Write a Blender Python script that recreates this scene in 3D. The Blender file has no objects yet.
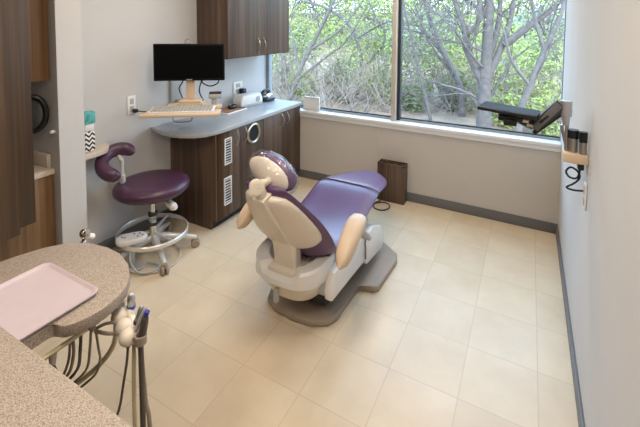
import bpy, bmesh, math, random
from mathutils import Vector, Matrix, noise
random.seed(7)
S = 0.86                      # one plan unit in metres
scn = bpy.context.scene
COL = scn.collection

# ------------------------------------------------------------------ camera
f, cy = 389.6, 46.4
pi_, ro, ya = [math.radians(a) for a in (3.41, 0.38, -28.34)]
F = Vector((math.sin(ya)*math.cos(pi_), math.cos(ya)*math.cos(pi_), -math.sin(pi_)))
Rt = Vector((math.cos(ya), -math.sin(ya), 0)); U = Rt.cross(F)
Rt, U = Rt*math.cos(ro)+U*math.sin(ro), U*math.cos(ro)-Rt*math.sin(ro)
cam = bpy.data.cameras.new('camera'); co = bpy.data.objects.new('camera', cam); COL.objects.link(co)
m3 = Matrix((Rt, U, -F)).transposed()
co.matrix_world = Matrix.Translation((0, 0, 2.0*S)) @ m3.to_4x4()
cam.sensor_width = 36; cam.sensor_fit = 'HORIZONTAL'; cam.lens = f/640*36
cam.shift_y = (cy-213.5)/640
cam.clip_start = 0.02; cam.clip_end = 200
scn.camera = co

# ------------------------------------------------------------------ sky, sun, lamps, exposure
w = bpy.data.worlds.new('sky'); scn.world = w; w.use_nodes = True
nt = w.node_tree; bg = nt.nodes['Background']
tcw = nt.nodes.new('ShaderNodeTexCoord'); spw = nt.nodes.new('ShaderNodeSeparateXYZ')
rmp = nt.nodes.new('ShaderNodeValToRGB')
rmp.color_ramp.elements[0].position = 0.0; rmp.color_ramp.elements[0].color = (0.70, 0.86, 1.0, 1)
rmp.color_ramp.elements[1].position = 0.6; rmp.color_ramp.elements[1].color = (0.42, 0.68, 1.0, 1)
nt.links.new(tcw.outputs['Generated'], spw.inputs[0]); nt.links.new(spw.outputs['Z'], rmp.inputs[0])
nt.links.new(rmp.outputs[0], bg.inputs[0]); bg.inputs[1].default_value = 6.2
sd = bpy.data.lights.new('sun', 'SUN'); sd.energy = 7.0; sd.angle = 0.3; sd.color = (1, 0.95, 0.85)
so = bpy.data.objects.new('sun', sd); COL.objects.link(so)
so.rotation_euler = (math.radians(50), 0, math.radians(35)); so.location = (0, 20, 20)

def area(name, x, y, z, sx, sy, e, col, rot=(0, 0, 0), portal=False):
    l = bpy.data.lights.new(name, 'AREA'); l.shape = 'RECTANGLE'; l.size = sx*S; l.size_y = sy*S
    l.energy = e; l.color = col
    if portal: l.cycles.is_portal = True
    o = bpy.data.objects.new(name, l); COL.objects.link(o); o.location = (x*S, y*S, z*S); o.rotation_euler = rot
    return o
WARM = (1.0, 0.89, 0.77)
LAMPS = [(-0.9, 3.5, 7), (-2.2, 2.2, 6.5), (-1.0, 1.6, 12), (-2.0, -0.2, 9), (-0.6, 0.3, 11)]
for k, (x, y, e) in enumerate(LAMPS):
    area('ceiling_lamp', x, y, 2.96, 0.5, 0.5, e, WARM)
area('window_portal', -1.45, 4.5, 1.93, 3.5, 2.0, 1, (1, 1, 1), (math.radians(-90), 0, 0), True)
scn.view_settings.view_transform = 'Standard'; scn.view_settings.look = 'None'
scn.view_settings.gamma = 1; scn.view_settings.use_curve_mapping = False
scn.view_settings.exposure = 0.35

# ------------------------------------------------------------------ materials
def s2l(c): return tuple(((v/255)/12.92 if v/255 <= 0.04045 else ((v/255+0.055)/1.055)**2.4) for v in c)
def mat(name, rgb, rough=0.5, metal=0.0, spec=0.5, coat=0.0, noise_amt=0.0, nscale=20, bump=0.0, bscale=200, emit=None, trans=0, alpha=1):
    m = bpy.data.materials.new(name); m.use_nodes = True
    n = m.node_tree; b = n.nodes['Principled BSDF']
    c = s2l(rgb)
    b.inputs['Base Color'].default_value = (*c, 1); b.inputs['Roughness'].default_value = rough
    b.inputs['Metallic'].default_value = metal; b.inputs['Specular IOR Level'].default_value = spec
    b.inputs['Coat Weight'].default_value = coat; b.inputs['Transmission Weight'].default_value = trans
    b.inputs['Alpha'].default_value = alpha
    tc = n.nodes.new('ShaderNodeTexCoord')
    nz = n.nodes.new('ShaderNodeTexNoise'); nz.inputs['Scale'].default_value = nscale; nz.inputs['Detail'].default_value = 4
    n.links.new(tc.outputs['Object'], nz.inputs['Vector'])
    a = max(noise_amt, 0.02)
    r = n.nodes.new('ShaderNodeValToRGB')
    r.color_ramp.elements[0].position = 0.3; r.color_ramp.elements[1].position = 0.7
    r.color_ramp.elements[0].color = (*[v*(1-a) for v in c], 1); r.color_ramp.elements[1].color = (*[min(1, v*(1+a)) for v in c], 1)
    n.links.new(nz.outputs['Fac'], r.inputs[0]); n.links.new(r.outputs[0], b.inputs['Base Color'])
    if bump:
        n2 = n.nodes.new('ShaderNodeTexNoise'); n2.inputs['Scale'].default_value = bscale
        bp = n.nodes.new('ShaderNodeBump'); bp.inputs['Strength'].default_value = bump; bp.inputs['Distance'].default_value = 0.002
        n.links.new(tc.outputs['Object'], n2.inputs['Vector']); n.links.new(n2.outputs['Fac'], bp.inputs['Height'])
        n.links.new(bp.outputs[0], b.inputs['Normal'])
    if emit:
        b.inputs['Emission Color'].default_value = (*s2l(emit[0]), 1); b.inputs['Emission Strength'].default_value = emit[1]
    return m

def wood(name, dark, mid, light, rough=0.42):
    m = mat(name, mid, rough, spec=0.4); n = m.node_tree; b = n.nodes['Principled BSDF']
    tc = n.nodes.new('ShaderNodeTexCoord'); mp = n.nodes.new('ShaderNodeMapping')
    mp.inputs['Scale'].default_value = (38, 38, 0.7)
    nz = n.nodes.new('ShaderNodeTexNoise'); nz.inputs['Scale'].default_value = 1.0; nz.inputs['Detail'].default_value = 5; nz.inputs['Roughness'].default_value = 0.65
    mp2 = n.nodes.new('ShaderNodeMapping'); mp2.inputs['Scale'].default_value = (9, 9, 0.35)
    nb = n.nodes.new('ShaderNodeTexNoise'); nb.inputs['Scale'].default_value = 1.0; nb.inputs['Detail'].default_value = 2
    mx = n.nodes.new('ShaderNodeMath'); mx.operation = 'ADD'
    ml = n.nodes.new('ShaderNodeMath'); ml.operation = 'MULTIPLY'; ml.inputs[1].default_value = 0.5
    r = n.nodes.new('ShaderNodeValToRGB')
    e = r.color_ramp.elements; e[0].position = 0.33; e[0].color = (*s2l(dark), 1); e[1].position = 0.68; e[1].color = (*s2l(light), 1)
    k = e.new(0.5); k.color = (*s2l(mid), 1)
    n.links.new(tc.outputs['Object'], mp.inputs[0]); n.links.new(tc.outputs['Object'], mp2.inputs[0])
    n.links.new(mp.outputs[0], nz.inputs['Vector']); n.links.new(mp2.outputs[0], nb.inputs['Vector'])
    n.links.new(nz.outputs['Fac'], mx.inputs[0]); n.links.new(nb.outputs['Fac'], mx.inputs[1])
    n.links.new(mx.outputs[0], ml.inputs[0]); n.links.new(ml.outputs[0], r.inputs[0]); n.links.new(r.outputs[0], b.inputs['Base Color'])
    return m

def granite(name, base, dark, light, scale=260, rough=0.45):
    m = mat(name, base, rough, spec=0.45); n = m.node_tree; b = n.nodes['Principled BSDF']
    tc = n.nodes.new('ShaderNodeTexCoord')
    v = n.nodes.new('ShaderNodeTexNoise'); v.inputs['Scale'].default_value = scale; v.inputs['Detail'].default_value = 3
    r = n.nodes.new('ShaderNodeValToRGB'); e = r.color_ramp.elements
    e[0].position = 0.36; e[0].color = (*s2l(dark), 1); e[1].position = 0.66; e[1].color = (*s2l(light), 1)
    k = e.new(0.47); k.color = (*s2l(base), 1)
    n.links.new(tc.outputs['Object'], v.inputs['Vector']); n.links.new(v.outputs['Fac'], r.inputs[0]); n.links.new(r.outputs[0], b.inputs['Base Color'])
    return m

def floor_mat():
    m = mat('floor_tiles', (214, 199, 176), 0.32, spec=0.45); n = m.node_tree; b = n.nodes['Principled BSDF']
    tc = n.nodes.new('ShaderNodeTexCoord'); sp = n.nodes.new('ShaderNodeSeparateXYZ'); n.links.new(tc.outputs['Object'], sp.inputs[0])
    def chain(out, off, size):
        a = n.nodes.new('ShaderNodeMath'); a.operation = 'SUBTRACT'; a.inputs[1].default_value = off*S
        d = n.nodes.new('ShaderNodeMath'); d.operation = 'DIVIDE'; d.inputs[1].default_value = size*S
        fl = n.nodes.new('ShaderNodeMath'); fl.operation = 'FLOOR'
        fr = n.nodes.new('ShaderNodeMath'); fr.operation = 'FRACT'
        pp = n.nodes.new('ShaderNodeMath'); pp.operation = 'PINGPONG'; pp.inputs[1].default_value = 0.5
        n.links.new(out, a.inputs[0]); n.links.new(a.outputs[0], d.inputs[0]); n.links.new(d.outputs[0], fl.inputs[0]); n.links.new(d.outputs[0], pp.inputs[0])
        return fl.outputs[0], pp.outputs[0]
    fx, px = chain(sp.outputs['X'], -1.034, 0.3791); fy, py = chain(sp.outputs['Y'], 1.7004, 0.3887)
    mn = n.nodes.new('ShaderNodeMath'); mn.operation = 'MINIMUM'; n.links.new(px, mn.inputs[0]); n.links.new(py, mn.inputs[1])
    lt = n.nodes.new('ShaderNodeMapRange'); lt.inputs['From Min'].default_value = 0.003; lt.inputs['From Max'].default_value = 0.009
    n.links.new(mn.outputs[0], lt.inputs['Value'])
    cb = n.nodes.new('ShaderNodeCombineXYZ'); n.links.new(fx, cb.inputs[0]); n.links.new(fy, cb.inputs[1])
    wn = n.nodes.new('ShaderNodeTexWhiteNoise'); wn.noise_dimensions = '3D'; n.links.new(cb.outputs[0], wn.inputs['Vector'])
    n1 = n.nodes.new('ShaderNodeTexNoise'); n1.inputs['Scale'].default_value = 3.5; n1.inputs['Detail'].default_value = 6; n1.inputs['Roughness'].default_value = 0.6
    ad = n.nodes.new('ShaderNodeVectorMath'); ad.operation = 'MULTIPLY_ADD'; ad.inputs[1].default_value = (5, 5, 5)
    n.links.new(cb.outputs[0], ad.inputs[0]); n.links.new(tc.outputs['Object'], ad.inputs[2]); n.links.new(ad.outputs[0], n1.inputs['Vector'])
    r = n.nodes.new('ShaderNodeValToRGB'); e = r.color_ramp.elements
    e[0].position = 0.3; e[0].color = (*s2l((209, 190, 162)), 1); e[1].position = 0.7; e[1].color = (*s2l((222, 206, 180)), 1)
    n.links.new(n1.outputs['Fac'], r.inputs[0])
    hs = n.nodes.new('ShaderNodeHueSaturation'); vr = n.nodes.new('ShaderNodeMapRange'); vr.inputs['To Min'].default_value = 0.965; vr.inputs['To Max'].default_value = 1.03
    n.links.new(wn.outputs['Value'], vr.inputs['Value']); n.links.new(vr.outputs[0], hs.inputs['Value']); n.links.new(r.outputs[0], hs.inputs['Color'])
    mx = n.nodes.new('ShaderNodeMix'); mx.data_type = 'RGBA'; mx.inputs['A'].default_value = (*s2l((196, 179, 154)), 1)
    n.links.new(lt.outputs[0], mx.inputs['Factor']); n.links.new(hs.outputs[0], mx.inputs['B']); n.links.new(mx.outputs['Result'], b.inputs['Base Color'])
    return m

def glass_mat(name, tint=(0.97, 0.99, 0.99), refl=0.05, rough=0.0, gain=1.0):
    m = bpy.data.materials.new(name); m.use_nodes = True; n = m.node_tree; n.nodes.clear()
    o = n.nodes.new('ShaderNodeOutputMaterial'); t = n.nodes.new('ShaderNodeBsdfTransparent'); t.inputs[0].default_value = (*tint, 1)
    g = n.nodes.new('ShaderNodeBsdfGlossy'); g.inputs['Roughness'].default_value = rough
    ge = n.nodes.new('ShaderNodeNewGeometry'); dt = n.nodes.new('ShaderNodeVectorMath'); dt.operation = 'DOT_PRODUCT'
    n.links.new(ge.outputs['Incoming'], dt.inputs[0]); n.links.new(ge.outputs['Normal'], dt.inputs[1])
    ab = n.nodes.new('ShaderNodeMath'); ab.operation = 'ABSOLUTE'; n.links.new(dt.outputs['Value'], ab.inputs[0])
    om = n.nodes.new('ShaderNodeMath'); om.operation = 'SUBTRACT'; om.inputs[0].default_value = 1.0; n.links.new(ab.outputs[0], om.inputs[1])
    pw = n.nodes.new('ShaderNodeMath'); pw.operation = 'POWER'; pw.inputs[1].default_value = 5.0; n.links.new(om.outputs[0], pw.inputs[0])
    fr = n.nodes.new('ShaderNodeMath'); fr.operation = 'MULTIPLY_ADD'; fr.inputs[1].default_value = 0.96; fr.inputs[2].default_value = 0.04; n.links.new(pw.outputs[0], fr.inputs[0])
    mp = n.nodes.new('ShaderNodeMath'); mp.operation = 'MULTIPLY_ADD'; mp.inputs[1].default_value = gain; mp.inputs[2].default_value = refl
    x = n.nodes.new('ShaderNodeMixShader'); n.links.new(fr.outputs[0], mp.inputs[0]); n.links.new(mp.outputs[0], x.inputs[0])
    n.links.new(t.outputs[0], x.inputs[1]); n.links.new(g.outputs[0], x.inputs[2]); n.links.new(x.outputs[0], o.inputs[0])
    return m

M = dict(
 wall=mat('wall_paint', (196, 194, 193), 0.75, noise_amt=0.015, nscale=3, bump=0.05),
 wallb=mat('wall_paint_warm', (194, 188, 181), 0.7, noise_amt=0.015, nscale=3, bump=0.05),
 ceil=mat('ceiling_paint', (225, 222, 216), 0.8),
 base=mat('baseboard_rubber', (104, 104, 106), 0.5),
 sill=mat('sill_laminate', (226, 226, 226), 0.35),
 frameL=mat('mullion_aluminium', (200, 188, 176), 0.4, noise_amt=0.03),
 frameD=mat('frame_gasket', (40, 46, 52), 0.5),
 frameG=mat('frame_grey', (150, 158, 164), 0.4),
 wood=wood('laminate_wood', (52, 39, 31), (82, 64, 52), (118, 96, 80)),
 wood_shaded=wood('laminate_wood_shaded', (46, 33, 21), (72, 53, 36), (100, 78, 56)), woodw=wood('laminate_wood_warm', (78, 56, 34), (116, 86, 58), (150, 120, 86)),  # tall cabinet laminate: its shade is put into the darker tone
 toe=mat('toe_kick', (38, 34, 32), 0.6),
 inside=mat('dark_inside', (20, 17, 15), 0.8),
 ctop=granite('pale_grey_solid_surface', (168, 170, 172), (150, 152, 156), (190, 192, 194), 300, 0.3),
 gran=granite('speckled_granite', (156, 142, 128), (118, 104, 91), (182, 168, 154), 330),
 beigetop=granite('beige_solid_surface', (198, 184, 168), (180, 164, 148), (214, 202, 188), 260),
 purple=mat('plum_vinyl', (88, 56, 98), 0.36, spec=0.7, coat=0.08, noise_amt=0.04, nscale=6, bump=0.03, bscale=300),
 purpled=mat('plum_vinyl_stool', (72, 44, 66), 0.35, spec=0.5, noise_amt=0.04, bump=0.05, bscale=300),
 cream=mat('cream_plastic', (224, 213, 198), 0.35, noise_amt=0.02),
 monblack=mat('monitor_black', (8, 8, 9), 0.6, spec=0.2), white=mat('white_plastic', (226, 224, 221), 0.35),
 polish=mat('polished_aluminium', (214, 212, 208), 0.3, .35), greyp=mat('grey_plastic', (168, 168, 166), 0.4),
 taupe=mat('taupe_plastic', (156, 141, 126), 0.45),
 tan=mat('tan_arm_pad', (204, 181, 154), 0.4),
 hvac=mat('lift_cover_grey', (180, 186, 188), 0.35),
 gun=mat('gunmetal', (104, 104, 106), 0.45, 0.0), bchrome=mat('dark_chrome', (190, 190, 192), 0.25, .8), brushed2=mat('light_brushed', (196, 196, 200), 0.3, 0.75), chrome=mat('chrome', (210, 210, 208), 0.15, 1.0),
 brushed=mat('brushed_metal', (180, 176, 170), 0.35, 1.0),
 steel=mat('satin_nickel', (200, 192, 180), 0.3, 1.0),
 black=mat('black_plastic', (18, 18, 20), 0.35),
 screen=mat('screen_black', (4, 4, 6), 0.5, spec=0.08),
 dark=mat('dark_grey_plastic', (50, 50, 54), 0.4),
 tray=mat('pink_white_tray', (198, 184, 190), 0.3),
 trayrim=mat('tray_rim_white', (240, 234, 234), 0.3),
 teal=mat('teal_print', (84, 170, 165), 0.5, noise_amt=0.5, nscale=30),
 lcream=mat('workstation_cream', (216, 192, 164), 0.4),
 key=mat('keyboard_grey', (176, 176, 172), 0.5),
 blue=mat('blue_ring', (30, 90, 170), 0.3),
 hose=mat('taupe_hose', (140, 128, 112), 0.5), hosed=mat('dark_hose', (84, 76, 70), 0.5), hosey=mat('cream_hose', (200, 186, 150), 0.4),
 bark=mat('grey_bark', (84, 80, 80), 0.9, noise_amt=0.25, nscale=12),
 leafA=mat('leaves_spring_green', (120, 136, 66), 0.6, noise_amt=0.35, nscale=1.5),
 leafB=mat('leaves_mid_green', (88, 106, 62), 0.6, noise_amt=0.35, nscale=1.5),
 leafC=mat('leaves_hazed_green', (112, 122, 108), 0.7, noise_amt=0.3, nscale=1.5),  # far trees: distance haze mixed into the leaf colour
 twig=mat('dry_twigs', (124, 114, 108), 0.9, noise_amt=0.2),
 soil=mat('dry_ground', (128, 110, 94), 0.95, noise_amt=0.25, nscale=2),
 floor=floor_mat(), glass=glass_mat('window_glass', refl=0.0), film=glass_mat('plastic_film', (0.95, 0.95, 0.96), 0.07, 0.2, .5),
 paper=mat('paper_white', (232, 232, 230), 0.6),
 mirror=mat('dark_mirror_glass', (120, 128, 134), 0.15, 0.8),
)
def zigzag_mat():
    m = mat('zigzag_print', (235, 232, 226), 0.6); n = m.node_tree; b = n.nodes['Principled BSDF']
    tc = n.nodes.new('ShaderNodeTexCoord'); sp = n.nodes.new('ShaderNodeSeparateXYZ'); n.links.new(tc.outputs['Object'], sp.inputs[0])
    a = n.nodes.new('ShaderNodeMath'); a.operation = 'ADD'; n.links.new(sp.outputs['X'], a.inputs[0]); n.links.new(sp.outputs['Y'], a.inputs[1])
    p = n.nodes.new('ShaderNodeMath'); p.operation = 'PINGPONG'; p.inputs[1].default_value = 0.022; n.links.new(a.outputs[0], p.inputs[0])
    q = n.nodes.new('ShaderNodeMath'); q.operation = 'ADD'; n.links.new(sp.outputs['Z'], q.inputs[0]); n.links.new(p.outputs[0], q.inputs[1])
    r = n.nodes.new('ShaderNodeMath'); r.operation = 'PINGPONG'; r.inputs[1].default_value = 0.016; n.links.new(q.outputs[0], r.inputs[0])
    g = n.nodes.new('ShaderNodeMath'); g.operation = 'GREATER_THAN'; g.inputs[1].default_value = 0.008; n.links.new(r.outputs[0], g.inputs[0])
    mx = n.nodes.new('ShaderNodeMix'); mx.data_type = 'RGBA'; mx.inputs['A'].default_value = (*s2l((30, 30, 32)), 1); mx.inputs['B'].default_value = (*s2l((235, 232, 226)), 1)
    n.links.new(g.outputs[0], mx.inputs['Factor']); n.links.new(mx.outputs['Result'], b.inputs['Base Color'])
    return m
M['zig'] = zigzag_mat()

# ------------------------------------------------------------------ mesh helpers (plan units)
def V(*a): return Vector(a)
class MB:
    def __init__(s): s.b = bmesh.new()
    def add(s, verts, faces):
        vs = [s.b.verts.new(v) for v in verts]
        for fc in faces:
            try: s.b.faces.new([vs[i] for i in fc])
            except ValueError: pass
        return s
    def box(s, x0, x1, y0, y1, z0, z1, bev=0.0, rot=0.0, piv=None, seg=2, tilt=None):
        t = bmesh.new(); bmesh.ops.create_cube(t, size=1)
        for v in t.verts: v.co = V((x0+x1)/2+v.co.x*(x1-x0), (y0+y1)/2+v.co.y*(y1-y0), (z0+z1)/2+v.co.z*(z1-z0))
        if bev: bmesh.ops.bevel(t, geom=t.edges[:], offset=min(bev, .49*min(x1-x0, y1-y0, z1-z0)), segments=seg, profile=0.5, affect='EDGES')
        return s.merge(t, rot, piv, tilt)
    def merge(s, t, rot=0, piv=None, tilt=None):
        piv = piv or V(0, 0, 0)
        R = Matrix.Rotation(rot, 3, 'Z')
        if tilt: R = R @ Matrix.Rotation(tilt[0], 3, tilt[1])
        if rot or tilt:
            for v in t.verts: v.co = R @ (v.co-piv) + piv
        me = bpy.data.meshes.new('t'); t.to_mesh(me); t.free(); s.b.from_mesh(me); bpy.data.meshes.remove(me); return s
    def loft(s, rings, cap=True, closed=True):
        n = len(rings[0]); vs = [[s.b.verts.new(p) for p in r] for r in rings]
        for a, c in zip(vs, vs[1:]):
            for i in range(n if closed else n-1):
                j = (i+1) % n
                try: s.b.faces.new((a[i], a[j], c[j], c[i]))
                except ValueError: pass
        if cap:
            for r in (vs[0], vs[-1]):
                try: s.b.faces.new(r)
                except ValueError: pass
        return s
    def tube(s, pts, r, seg=8, smooth=0, cap=True):
        pts = [V(*p) for p in pts]
        rs = list(r) if isinstance(r, (list, tuple)) else [r]*len(pts)
        if smooth: pts, rs = spline(pts, rs, smooth)
        prev = None; rings = []
        for i, p in enumerate(pts):
            d = (pts[min(i+1, len(pts)-1)]-pts[max(i-1, 0)]).normalized()
            if prev is None: prev = d.orthogonal().normalized()
            u = (prev-d*prev.dot(d)); u = u.normalized() if u.length > 1e-6 else d.orthogonal().normalized()
            prev = u; v = d.cross(u)
            rings.append([p+(u*math.cos(2*math.pi*k/seg)+v*math.sin(2*math.pi*k/seg))*rs[i] for k in range(seg)])
        return s.loft(rings, cap)
    def cyl(s, a, b, r, seg=20, r2=None): return s.tube([a, b], [r, r2 if r2 is not None else r], seg)
    def lathe(s, c, prof, seg=28, axis=None):
        c = V(*c); ax = (axis or V(0, 0, 1)).normalized(); u = ax.orthogonal().normalized(); v = ax.cross(u)
        return s.loft([[c+ax*z+(u*math.cos(2*math.pi*k/seg)+v*math.sin(2*math.pi*k/seg))*max(r, 1e-4) for k in range(seg)] for r, z in prof])
    def prism(s, poly, z0, z1, bev=0.0, seg=2):
        t = bmesh.new(); a = [t.verts.new((p[0], p[1], z0)) for p in poly]; b = [t.verts.new((p[0], p[1], z1)) for p in poly]
        t.faces.new(a[::-1]); t.faces.new(b); n = len(poly)
        for i in range(n): t.faces.new((a[i], a[(i+1) % n], b[(i+1) % n], b[i]))
        if bev: bmesh.ops.bevel(t, geom=[e for e in t.edges if abs(e.verts[0].co.z-e.verts[1].co.z) < 1e-6], offset=bev, segments=seg, profile=0.5, affect='EDGES')
        return s.merge(t)
    def prismx(s, poly, x0, x1, bev=0.0, seg=2):   # poly in (y,z)
        t = bmesh.new(); a = [t.verts.new((x0, *p)) for p in poly]; b = [t.verts.new((x1, *p)) for p in poly]
        t.faces.new(a[::-1]); t.faces.new(b); n = len(poly)
        for i in range(n): t.faces.new((a[i], a[(i+1) % n], b[(i+1) % n], b[i]))
        bmesh.ops.recalc_face_normals(t, faces=t.faces[:])
        if bev: bmesh.ops.bevel(t, geom=[e for e in t.edges if abs(e.verts[0].co.x-e.verts[1].co.x) < 1e-6], offset=bev, segments=seg, profile=0.5, affect='EDGES')
        return s.merge(t)
    def ell(s, c, r, R=None, seg=20, rings=12, p=1.0):
        c = V(*c); rg = []
        sg = lambda v, e: math.copysign(abs(v)**e, v)
        for i in range(rings+1):
            t = -math.pi/2+math.pi*i/rings; q = []
            for k in range(seg):
                a = 2*math.pi*k/seg
                v = V(sg(math.cos(a), p)*sg(math.cos(t), p)*r[0], sg(math.sin(a), p)*sg(math.cos(t), p)*r[1], sg(math.sin(t), p)*r[2])
                if R: v = R @ v
                q.append(c+v)
            rg.append(q)
        return s.loft(rg)

def spline(pts, rs, n):
    P, Q = [], []
    for i in range(len(pts)-1):
        p0 = pts[max(i-1, 0)]; p1 = pts[i]; p2 = pts[i+1]; p3 = pts[min(i+2, len(pts)-1)]
        for k in range(n):
            t = k/n
            P.append(0.5*((2*p1)+(p2-p0)*t+(2*p0-5*p1+4*p2-p3)*t*t+(3*p1-p0-3*p2+p3)*t**3)); Q.append(rs[i]*(1-t)+rs[i+1]*t)
    P.append(pts[-1]); Q.append(rs[-1]); return P, Q

def thing(name, label, cat, loc, group=None, rz=0):
    o = bpy.data.objects.new(name, None); COL.objects.link(o); o.location = V(*loc)*S; o.rotation_euler = (0, 0, rz)
    o.empty_display_size = 0.05; o['label'] = label; o['category'] = cat
    if group: o['group'] = group
    return o
def wpos(o):
    mtx = Matrix.Identity(4)
    while o: mtx = (Matrix.Translation(o.location) @ o.rotation_euler.to_matrix().to_4x4()) @ mtx; o = o.parent
    return mtx
def part(name, mb, m, parent=None, smooth=True, sub=0, label=None, angle=40, origin=None, recalc=True):
    b = mb.b
    bmesh.ops.remove_doubles(b, verts=b.verts[:], dist=1e-5)
    if recalc: bmesh.ops.recalc_face_normals(b, faces=b.faces[:])
    if parent: T = wpos(parent).inverted()
    else:
        origin = V(*origin) if origin is not None else V(0, 0, 0); T = Matrix.Translation(-origin*S)
    for v in b.verts: v.co = T @ (v.co*S)
    me = bpy.data.meshes.new(name); b.to_mesh(me); b.free(); me.materials.append(m)
    o = bpy.data.objects.new(name, me); COL.objects.link(o)
    if parent: o.parent = parent
    else: o.location = origin*S
    if sub:
        md = o.modifiers.new('sub', 'SUBSURF'); md.levels = sub; md.render_levels = sub
    if smooth:
        for p in me.polygons: p.use_smooth = True
        if not sub:
            bm = bmesh.new(); bm.from_mesh(me); lim = math.radians(angle)
            for e in bm.edges:
                if len(e.link_faces) == 2 and e.calc_face_angle(0) > lim: e.smooth = False
            bm.to_mesh(me); bm.free()
    if label: o['label'] = label
    return o
def single(name, mb, m, label, cat, origin, group=None, **k):
    o = part(name, mb, m, None, origin=origin, **k); o['label'] = label; o['category'] = cat
    if group: o['group'] = group
    return o
def struct(name, mb, m, parent=None, **k):
    o = part(name, mb, m, parent, **k)
    if not parent: o['kind'] = 'structure'
    return o
def dup(root, loc, label, group=None):
    r = root.copy(); COL.objects.link(r); r.location = V(*loc)*S; r['label'] = label
    if group: r['group'] = group
    for ch in list(root.children):
        c = ch.copy(); COL.objects.link(c); c.parent = r
        for g in ch.children:
            d = g.copy(); COL.objects.link(d); d.parent = c
    return r
def rrect(x0, x1, y0, y1, r, n=6):
    out = []
    rs = r if isinstance(r, (list, tuple)) else [r]*4
    for (cx, cy_, a0, rr) in ((x1-rs[0], y1-rs[0], 0, rs[0]), (x0+rs[1], y1-rs[1], 90, rs[1]), (x0+rs[2], y0+rs[2], 180, rs[2]), (x1-rs[3], y0+rs[3], 270, rs[3])):
        for k in range(n+1):
            a = math.radians(a0+90*k/n); out.append((cx+rr*math.cos(a), cy_+rr*math.sin(a)))
    return out
def cspline(pts, n=4):
    N = len(pts); out = []
    P = [V(*p) for p in pts]
    for i in range(N):
        p0, p1, p2, p3 = P[i-1], P[i], P[(i+1) % N], P[(i+2) % N]
        for k in range(n):
            t = k/n; out.append(0.5*((2*p1)+(p2-p0)*t+(2*p0-5*p1+4*p2-p3)*t*t+(3*p1-p0-3*p2+p3)*t**3))
    return out

# ================================================================== SETTING
XL, XR, YB, ZC = -3.2, 0.293, 4.27, 3.0
YF = -1.6; XA = -3.95
struct('floor', MB().box(XA-.1, XR+.1, YF-.1, 4.5, -.12, 0), M['floor'])
struct('ceiling', MB().box(XA-.1, XR+.1, YF-.1, 4.5, ZC, ZC+.1), M['ceil'])
struct('wall_right', MB().box(XR, XR+.12, YF, 4.5, 0, ZC), M['wall'])
struct('wall_left', MB().box(XL-.12, XL, 1.70, 4.5, 0, ZC), M['wall'])
struct('wall_partition', MB().box(XA, -2.92, 1.52, 1.70, 0, ZC), M['wall'])
struct('wall_alcove', MB().box(XA-.12, XA, YF, 1.70, 0, ZC), M['wall'])
struct('wall_front', MB().box(XA, XR, YF-.12, YF, 0, ZC), M['wall'])
struct('wall_back', MB().box(XL, XR, YB, 4.5, 0, .80), M['wallb'])
struct('wall_header', MB().box(XL, XR, YB+.02, 4.5, 2.85, ZC), M['wallb'])
struct('trim_1', MB().box(-1.531, -1.521, YB-.006, YB+.001, .1, .795), M['wallb'])
struct('baseboard_back', MB().box(XL+.03, XR-.015, YB-.015, YB, 0, .10, .004), M['base'])
struct('baseboard_right', MB().box(XR-.015, XR, YF, YB, 0, .10, .004), M['base'])
struct('baseboard_left', MB().box(XL, XL+.015, 1.70, 2.75, 0, .10, .004), M['base'])
# window: sill, frames, mullion, two panes
win = struct('window_1', MB().box(XL, XR, 4.37, 4.44, .86, .90, .004).box(XL, XR, 4.37, 4.44, 2.80, 2.85).box(XL, XL+.045, 4.37, 4.44, .9, 2.8).box(XR-.008, XR, 4.37, 4.44, .9, 2.8), M['frameG'])
struct('sill', MB().box(XL, XR, YB-.035, 4.37, .84, .88, .008).box(XL, XR, YB-.02, YB, .80, .84), M['sill'], win)
struct('mullion', MB().box(-1.385, -1.335, 4.30, 4.46, .88, 2.8, .004), M['frameL'], win)
struct('mullion_gasket', MB().box(-1.334, -1.30, 4.36, 4.43, .88, 2.8, .003), M['frameD'], win)
struct('gasket', MB().box(XL+.045, -1.386, 4.385, 4.40, .90, .915).box(-1.30, XR-.008, 4.385, 4.40, .90, .915), M['frameD'], win)
struct('glass_pane', MB().box(XL+.045, -1.386, 4.402, 4.408, .90, 2.80), M['glass'], win, smooth=False)
struct('glass_pane', MB().box(-1.30, XR-.008, 4.402, 4.408, .90, 2.80), M['glass'], win, smooth=False)

# ceiling light fittings above the lamps
lamp_glow = mat('lamp_lens', (255, 240, 215), 0.5, emit=((255, 226, 190), 3.0))
L0 = thing('ceiling_light', 'square recessed ceiling light nearest the window', 'ceiling light', (LAMPS[0][0], LAMPS[0][1], 2.97), 'recessed ceiling lights')
x, y, _ = LAMPS[0]
part('frame', MB().box(x-.30, x+.30, y-.30, y-.26, 2.97, 3.0).box(x-.30, x+.30, y+.26, y+.30, 2.97, 3.0).box(x-.30, x-.26, y-.26, y+.26, 2.97, 3.0).box(x+.26, x+.30, y-.26, y+.26, 2.97, 3.0), M['white'], L0)
part('lens', MB().box(x-.26, x+.26, y-.26, y+.26, 2.98, 2.999), lamp_glow, L0)
for (x, y, e), wh in zip(LAMPS[1:], ('above the stool', 'above the rear of the dental chair', 'above the front countertop', 'nearest the right wall by the entrance')): dup(L0, (x, y, 2.97), 'square recessed ceiling light '+wh, 'recessed ceiling lights')

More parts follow.
